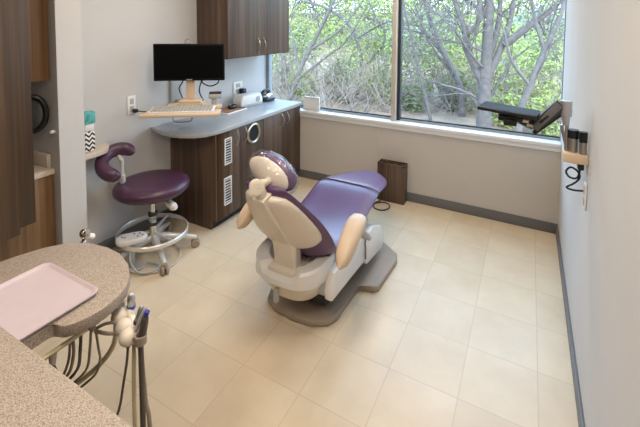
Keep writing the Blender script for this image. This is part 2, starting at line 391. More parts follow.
# ================================================================== CABINETS ON THE LEFT WALL
def bow(y, z0, z1, x, dx=.035, r=.006):   # vertical bow handle on a face whose plane is x
    zm = (z0+z1)/2; n = 9
    pts = [(x+dx*math.sin(math.pi*k/(n-1)), y, z0+(z1-z0)*k/(n-1)) for k in range(n)]
    return MB().tube(pts, r, 8, 2)
FX = -2.58; CY0 = 2.72; ZT = .945
def grille(y0, y1, z0, z1):
    m = MB(); x = FX; w_ = .010
    m.box(x, x+.012, y0, y0+w_, z0, z1).box(x, x+.012, y1-w_, y1, z0, z1).box(x, x+.012, y0+w_, y1-w_, z0, z0+w_).box(x, x+.012, y0+w_, y1-w_, z1-w_, z1)
    n = 10
    for k in range(1, n): zz = z0+(z1-z0)*k/n; m.box(x+.002, x+.008, y0+w_, y1-w_, zz-.0035, zz+.0035)
    return m
t = thing('base_cabinet', 'dark wood base cabinet with two white vents and a round metal-rimmed opening', 'cabinet', (-2.89, 3.1, 0))
part('body', MB().box(XL+.005, FX-.021, CY0+.021, 3.47, .09, ZT-.001).box(XL+.005, FX-.0, CY0, CY0+.02, 0.09, ZT).box(XL+.005, FX-.07, CY0, CY0+.02, 0.0, .089).box(FX-.02, FX, CY0+.02, 2.955-.0, .09, ZT), M['wood'], t)
part('toe_kick', MB().box(XL+.005, FX-.07, CY0+.02, 3.47, 0, .09), M['toe'], t)
part('vent_grille', grille(2.835, 2.935, .61, .87), M['white'], t, label='upper white louvred vent')
part('vent_grille', grille(2.825, 2.93, .21, .48), M['white'], t, label='lower white louvred vent')
part('vent_recess', MB().box(FX+.0003, FX+.0015, 2.843, 2.927, .618, .862), M['inside'], t)
part('vent_recess', MB().box(FX+.0003, FX+.0015, 2.833, 2.922, .218, .472), M['inside'], t)
d1 = part('door', MB().box(FX-.02, FX, 2.958, 3.083, .09, ZT-.005, .002), M['wood'], t)
part('handle', bow(3.015, .76, .93, FX), M['steel'], d1)
d2 = part('door', MB().box(FX-.02, FX, 3.087, 3.468, .09, ZT-.005, .002), M['wood'], t)
part('handle', bow(3.15, .76, .92, FX), M['steel'], d2)
rc = V(FX, 3.285, .82)
ring = MB(); pr = []
for k in range(33):
    a = 2*math.pi*k/32; pr.append((FX+.008, rc.y+.098*math.cos(a), rc.z+.098*math.sin(a)))
ring.tube(pr, .014, 8)
part('opening_rim', ring, M['steel'], d2, label='metal rim of the round opening')
part('opening_void', MB().lathe(rc, [(.092, .0005), (.092, .004)], 32, V(1, 0, 0)), M['inside'], d2)
t = thing('base_cabinet', 'dark wood two-door base cabinet beside the window wall', 'cabinet', (-2.89, 3.87, 0))
part('body', MB().box(XL+.005, FX-.02, 3.472, YB-.016, .09, ZT).box(FX-.02, FX, 4.235, YB-.016, .09, ZT), M['wood'], t)
part('toe_kick', MB().box(XL+.005, FX-.07, 3.472, YB-.016, 0, .09), M['toe'], t)
d1 = part('door', MB().box(FX-.02, FX, 3.474, 3.885, .09, ZT-.005, .002), M['wood'], t); part('handle', bow(3.83, .77, .92, FX), M['steel'], d1)
d2 = part('door', MB().box(FX-.02, FX, 3.889, 4.233, .09, ZT-.005, .002), M['wood'], t); part('handle', bow(3.945, .77, .92, FX), M['steel'], d2)
CT = .985
poly = [(XL+.002, YB-.003), (XL+.002, 2.50)]
poly += [(-3.0, 2.452), (-2.88, 2.445), (-2.76, 2.47), (-2.66, 2.525), (-2.59, 2.61), (-2.56, 2.72), (-2.555, 2.85), (-2.555, YB-.003)]
single('countertop', MB().prism(poly, ZT, CT, .006), M['ctop'], 'long pale grey countertop with a rounded end over the dark wood base cabinets', 'countertop', (-2.87, 3.3, ZT))
# upper cabinet
UX = -2.76; UZ = 1.615
t = thing('wall_cabinet', 'grey-brown wood two-door wall cabinet above the grey countertop, next to the window', 'cabinet', (-2.97, 3.68, UZ))
part('body', MB().box(XL+.002, UX-.02, 3.10, YB-.003, UZ, ZC-.005), M['wood'], t)
d1 = part('door', MB().box(UX-.02, UX, 3.10, 3.655, UZ+.003, ZC-.01, .002), M['wood'], t); part('handle', bow(3.605, 1.665, 1.825, UX), M['steel'], d1)
d2 = part('door', MB().box(UX-.02, UX, 3.659, YB-.004, UZ+.003, ZC-.01, .002), M['wood'], t); part('handle', bow(3.715, 1.665, 1.825, UX), M['steel'], d2)

# alcove on the far left
t = thing('alcove_cabinet', 'warm wood low cabinet in the alcove left of the pale partition', 'cabinet', (-3.4, 1.3, 0))
part('body', MB().box(XA+.005, -3.02, .3, 1.515, .0, .90), M['woodw'], t)
part('door', MB().box(-3.02, -3.0, .93, 1.513, .08, .895, .002), M['woodw'], t)
part('door', MB().box(-3.02, -3.0, .3, .926, .08, .895, .002), M['woodw'], t)
single('alcove_countertop', MB().box(XA+.003, -2.985, 1.205, 1.517, .902, .942, .004).box(XA+.2, -3.03, 1.49, 1.517, .942, 1.04, .004), M['beigetop'], 'short beige countertop with side splash in the alcove, beside the partition', 'countertop', (-3.4, 1.3, .90))
t = thing('alcove_wall_cabinet', 'warm wood wall cabinet over the beige alcove countertop', 'cabinet', (-3.2, 1.3, 1.58))
part('body', MB().box(-3.5, -3.02, .9, 1.515, 1.58, ZC-.005), M['woodw'], t)
part('door', MB().box(-3.02, -3.0, 1.21, 1.513, 1.583, ZC-.01, .002), M['woodw'], t)
t = thing('tall_cabinet', 'tall dark wood cabinet at the left edge, standing proud of the alcove', 'cabinet', (-2.9, .8, .69))
part('body', MB().box(-2.98, -2.80, .4, 1.30, .69, ZC-.005, .002), M['wood_shaded'], t)
part('door', MB().box(-2.80, -2.765, .4, 1.195, .665, ZC-.01, .002), M['wood_shaded'], t)
# round black wall dispenser on the partition
t = thing('round_mirror', 'black-rimmed round mirror mounted on the partition in the left alcove', 'mirror', (-3.13, 1.51, 1.34))
cc = V(-3.075, 1.43, 1.345); fa = V(.86, -.5, 0).normalized(); fs = V(.5, .86, 0).normalized(); m = MB(); pts = []
for k in range(41):
    a = 2*math.pi*k/40; pts.append(cc+fs*(.078*math.cos(a))+V(0, 0, .122*math.sin(a)))
m.tube(pts, .021, 10)
part('rim', m, M['black'], t)
part('glass', MB().loft([[cc+fa*o_+fs*(.07*math.cos(a*math.pi/16))+V(0, 0, .115*math.sin(a*math.pi/16)) for a in range(32)] for o_ in (-.006, .004)]), M['mirror'], t)
part('mount', MB().tube([cc-fa*.005, cc-fa*.05, (cc.x-.06, 1.519, cc.z)], .022, 12), M['black'], t)
single('wall_hook', MB().ell((-2.965, 1.50, 1.215), (.016, .02, .014)).cyl((-2.965, 1.50, 1.215), (-2.965, 1.518, 1.215), .008), M['white'], 'small white knob on the partition below the round mirror', 'hook', (-2.985, 1.51, 1.22))

# ---- little shelf right of the partition
poly = [(XL+.002, 1.703), (-3.0, 1.703), (-3.0, 1.86), (-3.02, 1.93), (-3.07, 1.985), (-3.13, 2.02), (XL+.002, 2.04)]
single('wall_shelf', MB().prism(poly, .925, .965, .004), M['beigetop'], 'small beige shelf on the left wall behind the stool backrest', 'shelf', (-3.1, 1.85, .925))
t = thing('wipes_canister', 'white canister with teal top and black zigzag band on the small wall shelf', 'canister', (-3.08, 1.815, .965))
part('zigzag_band', MB().box(-3.115, -3.045, 1.775, 1.857, .966, 1.13, .01), M['zig'], t, label='black and white zigzag printed lower part')
part('body', MB().box(-3.113, -3.047, 1.777, 1.855, 1.131, 1.19, .01), M['white'], t)
part('top', MB().box(-3.117, -3.043, 1.773, 1.862, 1.191, 1.285, .006), M['teal'], t, label='teal patterned top part')

# ================================================================== WORKSTATION (monitor, keyboard)
A36 = math.radians(36); u = V(math.cos(A36), math.sin(A36), 0); nb = V(-math.sin(A36), math.cos(A36), 0)  # nb points to the back
def obox(m, c, du, dn, z0, z1, bev=0.004, tilt=0):
    # box centred at c (x,y), extents along u, nb
    t = bmesh.new(); bmesh.ops.create_cube(t, size=1)
    for v in t.verts: v.co = V(v.co.x*du, v.co.y*dn, v.co.z*(z1-z0))
    if bev: bmesh.ops.bevel(t, geom=t.edges[:], offset=min(bev, .49*min(du, dn, z1-z0)), segments=2, profile=.5, affect='EDGES')
    Rm = Matrix.Rotation(A36, 3, 'Z') @ Matrix.Rotation(tilt, 3, 'X')
    for v in t.verts: v.co = Rm @ v.co + V(c[0], c[1], (z0+z1)/2)
    return m.merge(t)
mc = V(-2.80, 2.62, 0)
t = thing('monitor', 'black flat-screen monitor on a cream stand above the keyboard tray', 'monitor', (mc.x, mc.y, 1.42))
part('bezel', obox(MB(), mc.xy, .64, .045, 1.455, 1.80, .006), M['monblack'], t)
sc = mc-nb*.0235
part('screen', obox(MB(), sc.xy, .61, .002, 1.48, 1.785, 0), M['screen'], t, smooth=False)
part('badge', obox(MB(), (mc-nb*.0235).xy, .05, .004, 1.463, 1.47, 0), M['greyp'], t)
st = mc+nb*.05
part('stand_neck', obox(MB(), (mc+nb*.04).xy, .085, .03, 1.27, 1.50, .01), M['lcream'], t)
tw = MB(); 
for zz0, zz1, ww in ((1.245, 1.27, .20), (1.225, 1.245, .24)): obox(tw, (mc+nb*.04).xy, ww, .14, zz0, zz1, .008)
part('stand_base', tw, M['lcream'], t)
tl = mc+nb*.03+V(0, 0, 1.80)-u*.02
part('cable_loop', MB().tube([tl-u*.022, tl-u*.02+V(0, 0, .03), tl+V(0, 0, .042), tl+u*.02+V(0, 0, .03), tl+u*.022], .005, 6, 4), M['brushed'], t)
# keyboard tray on swing arm
tc_ = V(-2.72, 2.455, 0)
t = thing('keyboard_tray', 'cream keyboard tray on a wall arm, held above the counter\'s rounded end', 'keyboard tray', (tc_.x, tc_.y, 1.18))
kt = MB(); obox(kt, tc_.xy, .66, .20, 1.175, 1.197, .009)
obox(kt, (mc+nb*.04-u*.0).xy, .42, .16, 1.205, 1.224, .006)
obox(kt, ((tc_+mc)/2).xy, .12, .3, 1.19, 1.206, .004)
part('tray', kt, M['lcream'], t)
part('front_rest', obox(MB(), (tc_-nb*.11).xy, .68, .045, 1.178, 1.21, .014), M['lcream'], t, label='tan padded front edge')
hp = tc_+V(0, 0, 1.176)
part('wire_handle', MB().tube([hp-u*.08, hp-u*.08-V(0, 0, .05), hp-u*.05-V(0, 0, .068), hp+u*.05-V(0, 0, .068), hp+u*.08-V(0, 0, .05), hp+u*.08], .006, 6, 3), M['brushed'], t)
wp = V(XL, 2.80, 1.40)
arm = MB().box(XL+.001, XL+.03, 2.72, 2.86, 1.15, 1.52, .006)
part('wall_plate', arm, M['greyp'], t)
part('swing_arm', MB().tube([(XL+.03, 2.79, 1.19), (-3.05, 2.78, 1.19), (mc.x+nb.x*.1, mc.y+nb.y*.1, 1.19)], .022, 10), M['greyp'], t)
t = thing('keyboard', 'pale grey keyboard lying on the cream keyboard tray', 'keyboard', (tc_.x, tc_.y, 1.2))
kb = obox(MB(), (tc_+nb*.012).xy, .56, .17, 1.206, 1.226, .005, 0.12)
part('case', kb, M['white'], t)
keys = MB(); Rm = Matrix.Rotation(A36, 3, 'Z') @ Matrix.Rotation(.12, 3, 'X')
for r_ in range(5):
    for c_ in range(17):
        q = bmesh.new(); bmesh.ops.create_cube(q, size=1)
        for v in q.verts: v.co = Rm @ V((c_-8)*.031+v.co.x*.025, (r_-2)*.03+v.co.y*.024, .013+v.co.z*.008)+V(*(tc_+nb*.012).xy, 1.216)
        keys.merge(q)
part('keys', keys, M['key'], t, smooth=False)['kind'] = 'stuff'
# cables behind the monitor
cb = mc+nb*.09+u*.07
single('monitor_cable', MB().tube([cb+V(0, 0, 1.50), cb+u*.03+V(0, 0, 1.42), cb+u*.10+V(0, 0, 1.385), cb+u*.17+V(0, 0, 1.41), cb+u*.18+V(0, 0, 1.45), cb+u*.12+V(0, 0, 1.47), cb+u*.03+V(0, 0, 1.44), cb+u*.0+V(0, 0, 1.34), cb+u*.03+V(0, 0, 1.26), cb+u*.05+V(0, 0, 1.205)], .006, 6, 5), M['black'], 'black looped cable hanging behind the monitor', 'cable', cb+V(0, 0, 1.4))
cb2 = mc+nb*.1-u*.06
single('monitor_cable', MB().tube([cb2+V(0, 0, 1.5), cb2-u*.03+V(0, 0, 1.42), cb2-u*.06+V(0, 0, 1.36), cb2-u*.02+V(0, 0, 1.25), cb2+V(0, 0, 1.206)], .006, 6, 5), M['black'], 'short black cable left of the monitor stand', 'cable', cb2+V(0, 0, 1.4))
# scanner like device on tray corner
dv = tc_+nb*.14+u*.26
t = thing('scanner_holder', 'small tan and black scanner in a holder right of the keyboard', 'scanner', (dv.x, dv.y, 1.2))
part('base', obox(MB(), dv.xy, .13, .09, 1.198, 1.23, .01), M['lcream'], t)
part('neck', obox(MB(), dv.xy, .05, .05, 1.23, 1.30, .01), M['greyp'], t)
part('head', obox(MB(), (dv+u*.01).xy, .12, .08, 1.29, 1.335, .012), M['greyp'], t)
part('cap', obox(MB(), (dv+u*.01).xy, .11, .07, 1.335, 1.35, .006), M['dark'], t)
part('foot', obox(MB(), (dv-nb*.02-u*.02).xy, .02, .3, 1.182, 1.197, .002), M['brushed'], t)

# ================================================================== THINGS ON THE COUNTER
def outlet(name, label, x, y, z, hw, hh, sgn=1, plug=None, group=None):
    t = thing(name, label, 'outlet', (x, y, z))
    part('cover_plate', MB().box(min(x, x+sgn*.01), max(x, x+sgn*.01), y-hw, y+hw, z-hh, z+hh, .004), M['white'], t)
    xs = (x+sgn*.01, x+sgn*.013)
    part('sockets', MB().box(min(xs), max(xs), y-hw*.45, y+hw*.45, z+hh*.12, z+hh*.72, .001).box(min(xs), max(xs), y-hw*.45, y+hw*.45, z-hh*.72, z-hh*.12, .001), M['greyp'], t)
    return t
outlet('wall_outlet', 'double white outlet on the blue-lit wall under the wall cabinet', XL+.001, 3.765, 1.185, .085, .08)
outlet('wall_outlet', 'white wall outlet left of the monitor', XL+.001, 2.29, 1.24, .042, .085)
outlet('wall_outlet', 'white plate low on the right wall under the bracket', XR-.001, 2.46, 1.09, .03, .07, -1)
single('power_plug', MB().box(XL+.014, XL+.06, 2.285, 2.325, 1.17, 1.205, .01).tube([(XL+.05, 2.30, 1.19), (XL+.10, 2.34, 1.18), (XL+.11, 2.44, 1.16), (XL+.09, 2.55, 1.15), (XL+.05, 2.62, 1.17), (XL+.03, 2.71, 1.17)], .006, 6, 4), M['black'], 'black plug with its cord in the outlet left of the monitor', 'plug', (XL+.03, 2.3, 1.19))
single('power_adapter', MB().box(XL+.016, XL+.09, 3.775, 3.835, 1.11, 1.18, .012).box(XL+.014, XL+.03, 3.79, 3.82, 1.12, 1.16), M['black'], 'black power adapter plugged in above the white box', 'adapter', (XL+.05, 3.8, 1.15))
Rb = math.radians(-8)
bc = V(-3.03, 3.76, 0)
t = thing('dispenser_box', 'white rounded plastic box with a round grille on the grey countertop', 'box', (bc.x, bc.y, CT))
bx = MB().box(bc.x-.085, bc.x+.085, bc.y-.18, bc.y+.18, CT, CT+.025, .01, Rb, bc)
part('base', bx, M['greyp'], t)
pol = [(-.18, 0), (.18, 0), (.18, .06), (.15, .125), (-.15, .125), (-.18, .06)]
b2 = MB().prismx([(bc.y+a, CT+.02+b) for a, b in pol], bc.x-.08, bc.x+.08)
bmesh.ops.bevel(b2.b, geom=b2.b.edges[:], offset=.018, segments=3, profile=.5, affect='EDGES')
for v in b2.b.verts: v.co = Matrix.Rotation(Rb, 3, 'Z') @ (v.co-bc)+bc
part('shell', b2, M['white'], t)
part('grille', MB().lathe(bc+Matrix.Rotation(Rb, 3, 'Z') @ V(.08, .09, CT+.075), [(.035, -.002), (.035, .004), (.028, .005)], 20, V(math.cos(Rb), math.sin(Rb), 0)), M['greyp'], t)
pm = V(-3.03, 3.42, 0)
t = thing('mouse_pad', 'tan mouse pad with dark border on the grey countertop', 'mouse pad', (pm.x, pm.y, CT))
part('border', MB().box(pm.x-.13, pm.x+.13, pm.y-.17, pm.y+.17, CT, CT+.012, .005), M['trayrim'], t)
part('surface', MB().box(pm.x-.115, pm.x+.115, pm.y-.155, pm.y+.155, CT+.012, CT+.016, .001), mat('pad_tan', (150, 110, 84), .6), t)
part('dark_edge', MB().box(pm.x-.115, pm.x+.10, pm.y+.125, pm.y+.150, CT+.016, CT+.019, .001), M['dark'], t)
t = thing('computer_mouse', 'black computer mouse on the tan mouse pad', 'mouse', (-3.03, 3.49, CT+.02))
part('shell', MB().ell((-3.03, 3.475, CT+.036), (.04, .065, .032), p=.85), M['black'], t)
part('wheel', MB().cyl((-3.037, 3.44, CT+.064), (-3.023, 3.44, CT+.064), .01), M['greyp'], t)
t = thing('desk_phone', 'black and silver handset cradle near the window end of the countertop', 'phone', (-2.98, 4.13, CT))
px_, py_ = -3.0, 4.11
part('base', MB().ell((px_, py_, CT+.028), (.085, .115, .03), p=.6), M['black'], t)
part('cradle', MB().ell((px_, py_, CT+.065), (.06, .085, .035), p=.7), M['chrome'], t, label='silver upper shell')
part('handset', MB().tube([(px_-.02, py_-.10, CT+.06), (px_-.02, py_-.06, CT+.115), (px_-.02, py_, CT+.135), (px_-.02, py_+.06, CT+.12), (px_-.02, py_+.1, CT+.07)], [.02, .024, .018, .024, .02], 10, 4), M['black'], t)
# white frame on the sill
t = thing('picture_frame', 'small white desk frame leaning on the window sill beside the countertop', 'picture frame', (-2.46, 4.31, .88))
fm = MB(); x0, x1, yy, z0, z1 = -2.57, -2.33, 4.31, .881, 1.055
fm.box(x0, x1, yy, yy+.02, z0, z0+.018, .003).box(x0, x1, yy, yy+.02, z1-.018, z1, .003).box(x0, x0+.018, yy, yy+.02, z0+.018, z1-.018, .003).box(x1-.018, x1, yy, yy+.02, z0+.018, z1-.018, .003)
part('frame', fm, M['white'], t); part('card', MB().box(x0+.018, x1-.018, yy+.008, yy+.016, z0+.018, z1-.018), M['paper'], t)

# ================================================================== STOOL
sc = V(-2.805, 2.19, 0)
t = thing('dental_stool', 'plum round dental stool with curved arm rest, footring and five-star base', 'stool', (sc.x, sc.y, 0))
Rt_ = Matrix.Rotation(math.radians(1), 3, u.cross(V(0, 0, 1))) @ Matrix.Rotation(math.radians(-1), 3, u)
prof = [(0, -.055), (.2, -.055), (.275, -.047), (.305, -.02), (.310, .008), (.298, .034), (.26, .05), (.2, .053), (.1, .049), (0, .047)]
ms = MB(); ms.loft([[sc+V(0, 0, .60)+Rt_ @ V(max(r, .001)*math.cos(2*math.pi*k/40), max(r, .001)*math.sin(2*math.pi*k/40)*.98, z) for k in range(40)] for r, z in prof])
part('seat', ms, M['purpled'], t, angle=80)
part('seat_plate', MB().cyl((sc.x, sc.y, .50), (sc.x, sc.y, .545), .09, r2=.11), M['polish'], t)
part('gas_lift', MB().cyl((sc.x, sc.y, .34), (sc.x, sc.y, .51), .022), M['chrome'], t)
cl = part('column', MB().cyl((sc.x, sc.y, .13), (sc.x, sc.y, .36), .033), M['chrome'], t)
part('column_band', MB().cyl((sc.x, sc.y, .345), (sc.x, sc.y, .37), .039), M['dark'], cl)
part('column_band', MB().cyl((sc.x, sc.y, .26), (sc.x, sc.y, .285), .039), M['dark'], cl)
def stool_leg(a):
    d = V(math.cos(a), math.sin(a), 0); R_ = .355
    return MB().tube([sc+V(0, 0, .15), sc+d*.1+V(0, 0, .145), sc+d*.25+V(0, 0, .115), sc+d*R_+V(0, 0, .085)], [.034, .03, .024, .02], 10, 3)
def caster(a):
    d = V(math.cos(a), math.sin(a), 0); c = sc+d*.355; e = V(-d.y, d.x, 0)
    m = MB().cyl(c+V(0, 0, .055), c+V(0, 0, .09), .014)
    for s_ in (-1, 1): m.lathe(c+e*s_*.018-d*.01+V(0, 0, .038), [(.0, -.012), (.03, -.012), (.037, -.006), (.037, .006), (.03, .012), (0, .012)], 18, e)
    return m
base_a = -25
for k in range(5):
    a = math.radians(base_a+72*k)
    lg = part('leg', stool_leg(a), M['polish'], t); part('caster', caster(a), M['taupe'], lg)
rc_ = sc+V(.0, .0, .20); rr = []
for k in range(49):
    a = 2*math.pi*k/48; rr.append(rc_+V(.285*math.cos(a), .28*math.sin(a), 0))
part('footring', MB().loft([[q+V(0, 0, -.02)-(q-rc_)*0 for q in rr[:-1]], [rc_+(q-rc_)*1.025+V(0, 0, -.012) for q in rr[:-1]], [rc_+(q-rc_)*1.025+V(0, 0, .012) for q in rr[:-1]], [q+V(0, 0, .02) for q in rr[:-1]], [rc_+(q-rc_)*.98+V(0, 0, .012) for q in rr[:-1]], [rc_+(q-rc_)*.98+V(0, 0, -.012) for q in rr[:-1]], [q+V(0, 0, -.02) for q in rr[:-1]]], cap=False), M['polish'], t)
sp_ = MB()
for k in range(3):
    a = math.radians(base_a+20+120*k); sp_.cyl(sc+V(0, 0, .20), rc_+V(.28*math.cos(a), .275*math.sin(a), 0), .011, 8)
part('ring_spokes', sp_, M['polish'], t)
ld = (V(-2.56, 2.19, .50)-V(sc.x, sc.y, .53))
part('lever', MB().tube([(sc.x, sc.y, .525), V(sc.x, sc.y, .525)+ld*.55, V(sc.x, sc.y, .52)+ld*.8, V(sc.x, sc.y, .51)+ld*1.05, V(sc.x, sc.y, .51)+ld*1.18], [.008, .008, .028, .034, .016], 10, 4), M['white'], t, label='white paddle lever')
# curved arm rest pad
bc_ = V(-2.95, 2.0, .845)
def arcpt(a, r): return bc_+V(r*math.cos(a), r*math.sin(a), 0)
rings = []
A0, A1 = math.radians(92), math.radians(328); NA = 22
for i in range(NA+1):
    a = A0+(A1-A0)*i/NA; e = min(i, NA-i)/3.0; k_ = math.sqrt(max(0.03, 1-max(0, 1-e)**2))
    cpt = arcpt(a, .135); cpt.z += .5*((cpt-bc_).dot(V(-.82, .57, 0))); rad = V(math.cos(a), math.sin(a), 0); q = []
    for j in range(14):
        b_ = 2*math.pi*j/14; cx_, cz_ = math.cos(b_), math.sin(b_)
        q.append(cpt+rad*(math.copysign(abs(cx_)**.8, cx_)*.05*k_)+V(0, 0, math.copysign(abs(cz_)**.8, cz_)*.055*k_))
    rings.append(q)
bp_ = part('arm_rest', MB().loft(rings), M['purpled'], t)
part('arm_rest_post', MB().tube([sc+V(0, 0, .535), sc+V(-.12, -.13, .53), V(-2.97, 2.03, .55), V(-2.97, 2.03, .62), V(-2.97, 2.03, .85)], .016, 10, 3).cyl((-2.97, 2.03, .66), (-2.97, 2.03, .72), .026).tube([(-2.97, 2.03, .835), (-3.04, 2.05, .86)], .018), M['polish'], t)

# foot control pad
fc = V(-2.775, 1.965, .0)
t = thing('foot_control', 'white oval foot control pad with dark markings beside the stool', 'foot control', (fc.x, fc.y, 0))
ang = math.atan2(2.162-1.983, -2.848+2.981)
def fpad(z0, z1, a, b, n=28):
    return [[V(fc.x, fc.y, z)+Matrix.Rotation(ang, 3, 'Z') @ V(a*math.copysign(abs(math.cos(2*math.pi*k/n))**.8, math.cos(2*math.pi*k/n))*s_, b*math.copysign(abs(math.sin(2*math.pi*k/n))**.8, math.sin(2*math.pi*k/n))*s_, 0) for k in range(n)] for z, s_ in ((z0, .86), (z0+.01, .96), ((z0+z1)/2, 1.0), (z1-.008, .98), (z1, .9))]
part('pad', MB().loft(fpad(.225, .275, .118, .066)), M['white'], t)
part('base', MB().loft(fpad(.0, .022, .10, .06)).tube([fc+V(0, 0, .01), fc+V(0, 0, .235)], .022), M['greyp'], t)
mk = MB()
for (a, b) in ((.06, .02), (.08, -.01), (.045, -.02), (.02, .03), (-.05, -.005), (-.07, .01)):
    p_ = fc+Matrix.Rotation(ang, 3, 'Z') @ V(a, b, .276); mk.cyl(p_-V(0, 0, .002), p_+V(0, 0, .0015), .009, 10)
part('button_marks', mk, mat('violet_marks', (120, 110, 150), .5), t)
lp = [fc+V(.02, -.02, .20), fc+V(.06, -.06, .12), fc+V(.13, -.04, .035), fc+V(.20, .05, .02), fc+V(.16, .12, .014), fc+V(.05, .1, .014)]
part('wire_bail', MB().tube(lp, .008, 8, 5), M['greyp'], t)
single('floor_tubing', MB().tube([(-2.86, 1.94, .012), (-2.7, 1.93, .012), (-2.56, 2.02, .012), (-2.52, 2.16, .012), (-2.60, 2.30, .012), (-2.75, 2.36, .012), (-2.95, 2.32, .012), (-3.05, 2.2, .012), (-3.08, 2.0, .012)], .006, 8, 6), mat('clear_grey_tubing', (196, 190, 178), .3), 'pale grey tubing looped on the floor under the stool', 'tubing', (-2.8, 2.1, 0))

# ================================================================== WOOD BOX BY THE WALL
t = thing('wooden_bin', 'brown woodgrain slim box standing against the wall under the window', 'box', (-1.325, 4.18, 0))
bx0, bx1, by0, by1, bz = -1.475, -1.165, 4.125, 4.252, .435
part('body', MB().box(bx0, bx1, by0, by1, 0, bz-.02, .003).box(bx0, bx1, by0, by0+.015, bz-.02, bz).box(bx0, bx1, by1-.015, by1, bz-.02, bz).box(bx0, bx0+.015, by0, by1, bz-.02, bz).box(bx1-.015, bx1, by0, by1, bz-.02, bz), M['wood'], t)
sl = MB()
for k in range(3): sl.box(bx0+.04+k*.08, bx0+.095+k*.08, by0+.04, by1-.04, bz-.019, bz-.016)
part('top_slots', sl, M['inside'], t)
part('front_seam', MB().box(-1.322, -1.318, by0-.001, by0+.001, .005, bz-.004), M['inside'], t)
single('power_lead', MB().tube([(-1.42, 4.11, .008), (-1.46, 4.0, .008), (-1.42, 3.90, .008), (-1.33, 3.89, .008), (-1.28, 3.98, .008), (-1.33, 4.07, .008), (-1.42, 4.05, .008), (-1.50, 3.9, .008), (-1.5, 3.7, .008), (-1.4, 3.3, .008)], .007, 6, 6), M['dark'], 'dark cable curled on the floor in front of the wooden box', 'cable', (-1.38, 3.98, 0))

# ================================================================== DENTAL CHAIR
cx = -1.35
chair = thing('dental_chair', 'reclining dental chair with plum upholstery and cream shell in the middle of the room', 'dental chair', (cx, 2.7, 0))
# base plate (plan outline, T shaped)
half = [(.0, 2.12), (.15, 2.13), (.245, 2.19), (.275, 2.27), (.268, 2.60), (.29, 2.628), (.39, 2.636), (.42, 2.67), (.44, 3.06), (.41, 3.15), (.33, 3.20), (.24, 3.28), (.0, 3.30)]
poly = [(cx+a, b) for a, b in half]+[(cx-a, b) for a, b in half[::-1] if a > 0]
part('base_plate', MB().prism(poly, 0, .045, .015, 3), M['taupe'], chair, angle=60)
part('base_riser', MB().box(cx-.13, cx+.13, 2.30, 3.0, .04, .12, .02), M['dark'], chair)
# lift arm
part('lift_arm', MB().prismx([(2.25, .08), (2.45, .06), (3.05, .06), (3.05, .12), (2.6, .28), (2.25, .30)], cx-.15, cx+.2, .02), M['dark'], chair)
# lift housing (long cover)
prof = [(2.12, .30), (2.14, .245), (2.30, .235), (2.66, .215), (2.72, .16), (3.06, .115), (3.10, .145), (3.10, .20), (3.03, .30), (2.85, .375), (2.5, .405), (2.16, .40)]
part('lift_housing', MB().prismx(prof, cx-.25, cx+.255, .02), M['hvac'], chair)
for s_ in (-1, 1):
    prof2 = [(2.12, .29), (2.13, .235), (2.30, .225), (2.645, .20), (2.665, .22), (2.67, .385), (2.5, .415), (2.16, .405)]
    prof3 = [(2.685, .38), (2.685, .19), (2.73, .145), (3.07, .10), (3.115, .13), (3.115, .20), (3.04, .31), (2.86, .385)]
    a0, a1 = (cx+.245, cx+.305) if s_ > 0 else (cx-.305, cx-.245)
    part('side_cover', MB().prismx(prof2, a0, a1, .012), M['white'], chair)
    part('side_cover', MB().prismx(prof3, a0, a1, .012), M['white'], chair)
# rear boat-shaped cover
def boat(z, hw, y0, y1, n=48, lift=0.0):
    q = []
    for k in range(n):
        a = 2*math.pi*k/n; c_, s_ = math.cos(a), math.sin(a)
        q.append(V(cx+hw*math.copysign(abs(c_)**.75, c_), (y0+y1)/2+(y1-y0)/2*math.copysign(abs(s_)**.75, s_), z+lift*(abs(c_)**1.5)-(lift*1.1 if (abs(c_) < .42 and s_ < 0) else 0)))
    return q
part('rear_cover', MB().loft([boat(.20, .15, 2.08, 2.45), boat(.215, .18, 2.04, 2.45), boat(.31, .225, 1.99, 2.45), boat(.325, .23, 1.985, 2.45)]), M['cream'], chair)
part('rear_cover_top', MB().loft([boat(.332, .238, 1.97, 2.45), boat(.35, .25, 1.95, 2.43), boat(.425, .255, 1.95, 2.40, lift=.035), boat(.44, .245, 1.965, 2.38, lift=.035), boat(.44, .17, 2.03, 2.3, lift=.03), boat(.415, .13, 2.06, 2.28)]), M['white'], chair, label='off-white rim of the rear cover')
part('rear_socket', MB().box(cx-.10, cx+.10, 1.985, 2.2, .38, .435, .015), M['cream'], chair)
part('cover_latch', MB().box(cx-.035, cx-.005, 1.96, 1.99, .22, .31, .006), M['greyp'], chair)
# stem from socket up to the back shell
part('back_stem', MB().loft([[V(cx+dx*w_, y_+dy*t_, z_) for dx, dy in ((-1, -.6), (-.8, -1), (.8, -1), (1, -.6), (1, .6), (.8, 1), (-.8, 1), (-1, .6))] for (y_, z_, w_, t_) in ((2.08, .40, .085, .05), (2.07, .50, .085, .05), (2.05, .62, .09, .05), (2.04, .72, .08, .05))]), M['cream'], chair)
part('stem_hinge', MB().cyl((cx-.08, 2.11, .48), (cx+.08, 2.11, .48), .03), M['dark'], chair)
part('seat_frame', MB().box(cx-.25, cx+.25, 2.2, 2.9, .395, .44, .02), M['greyp'], chair)
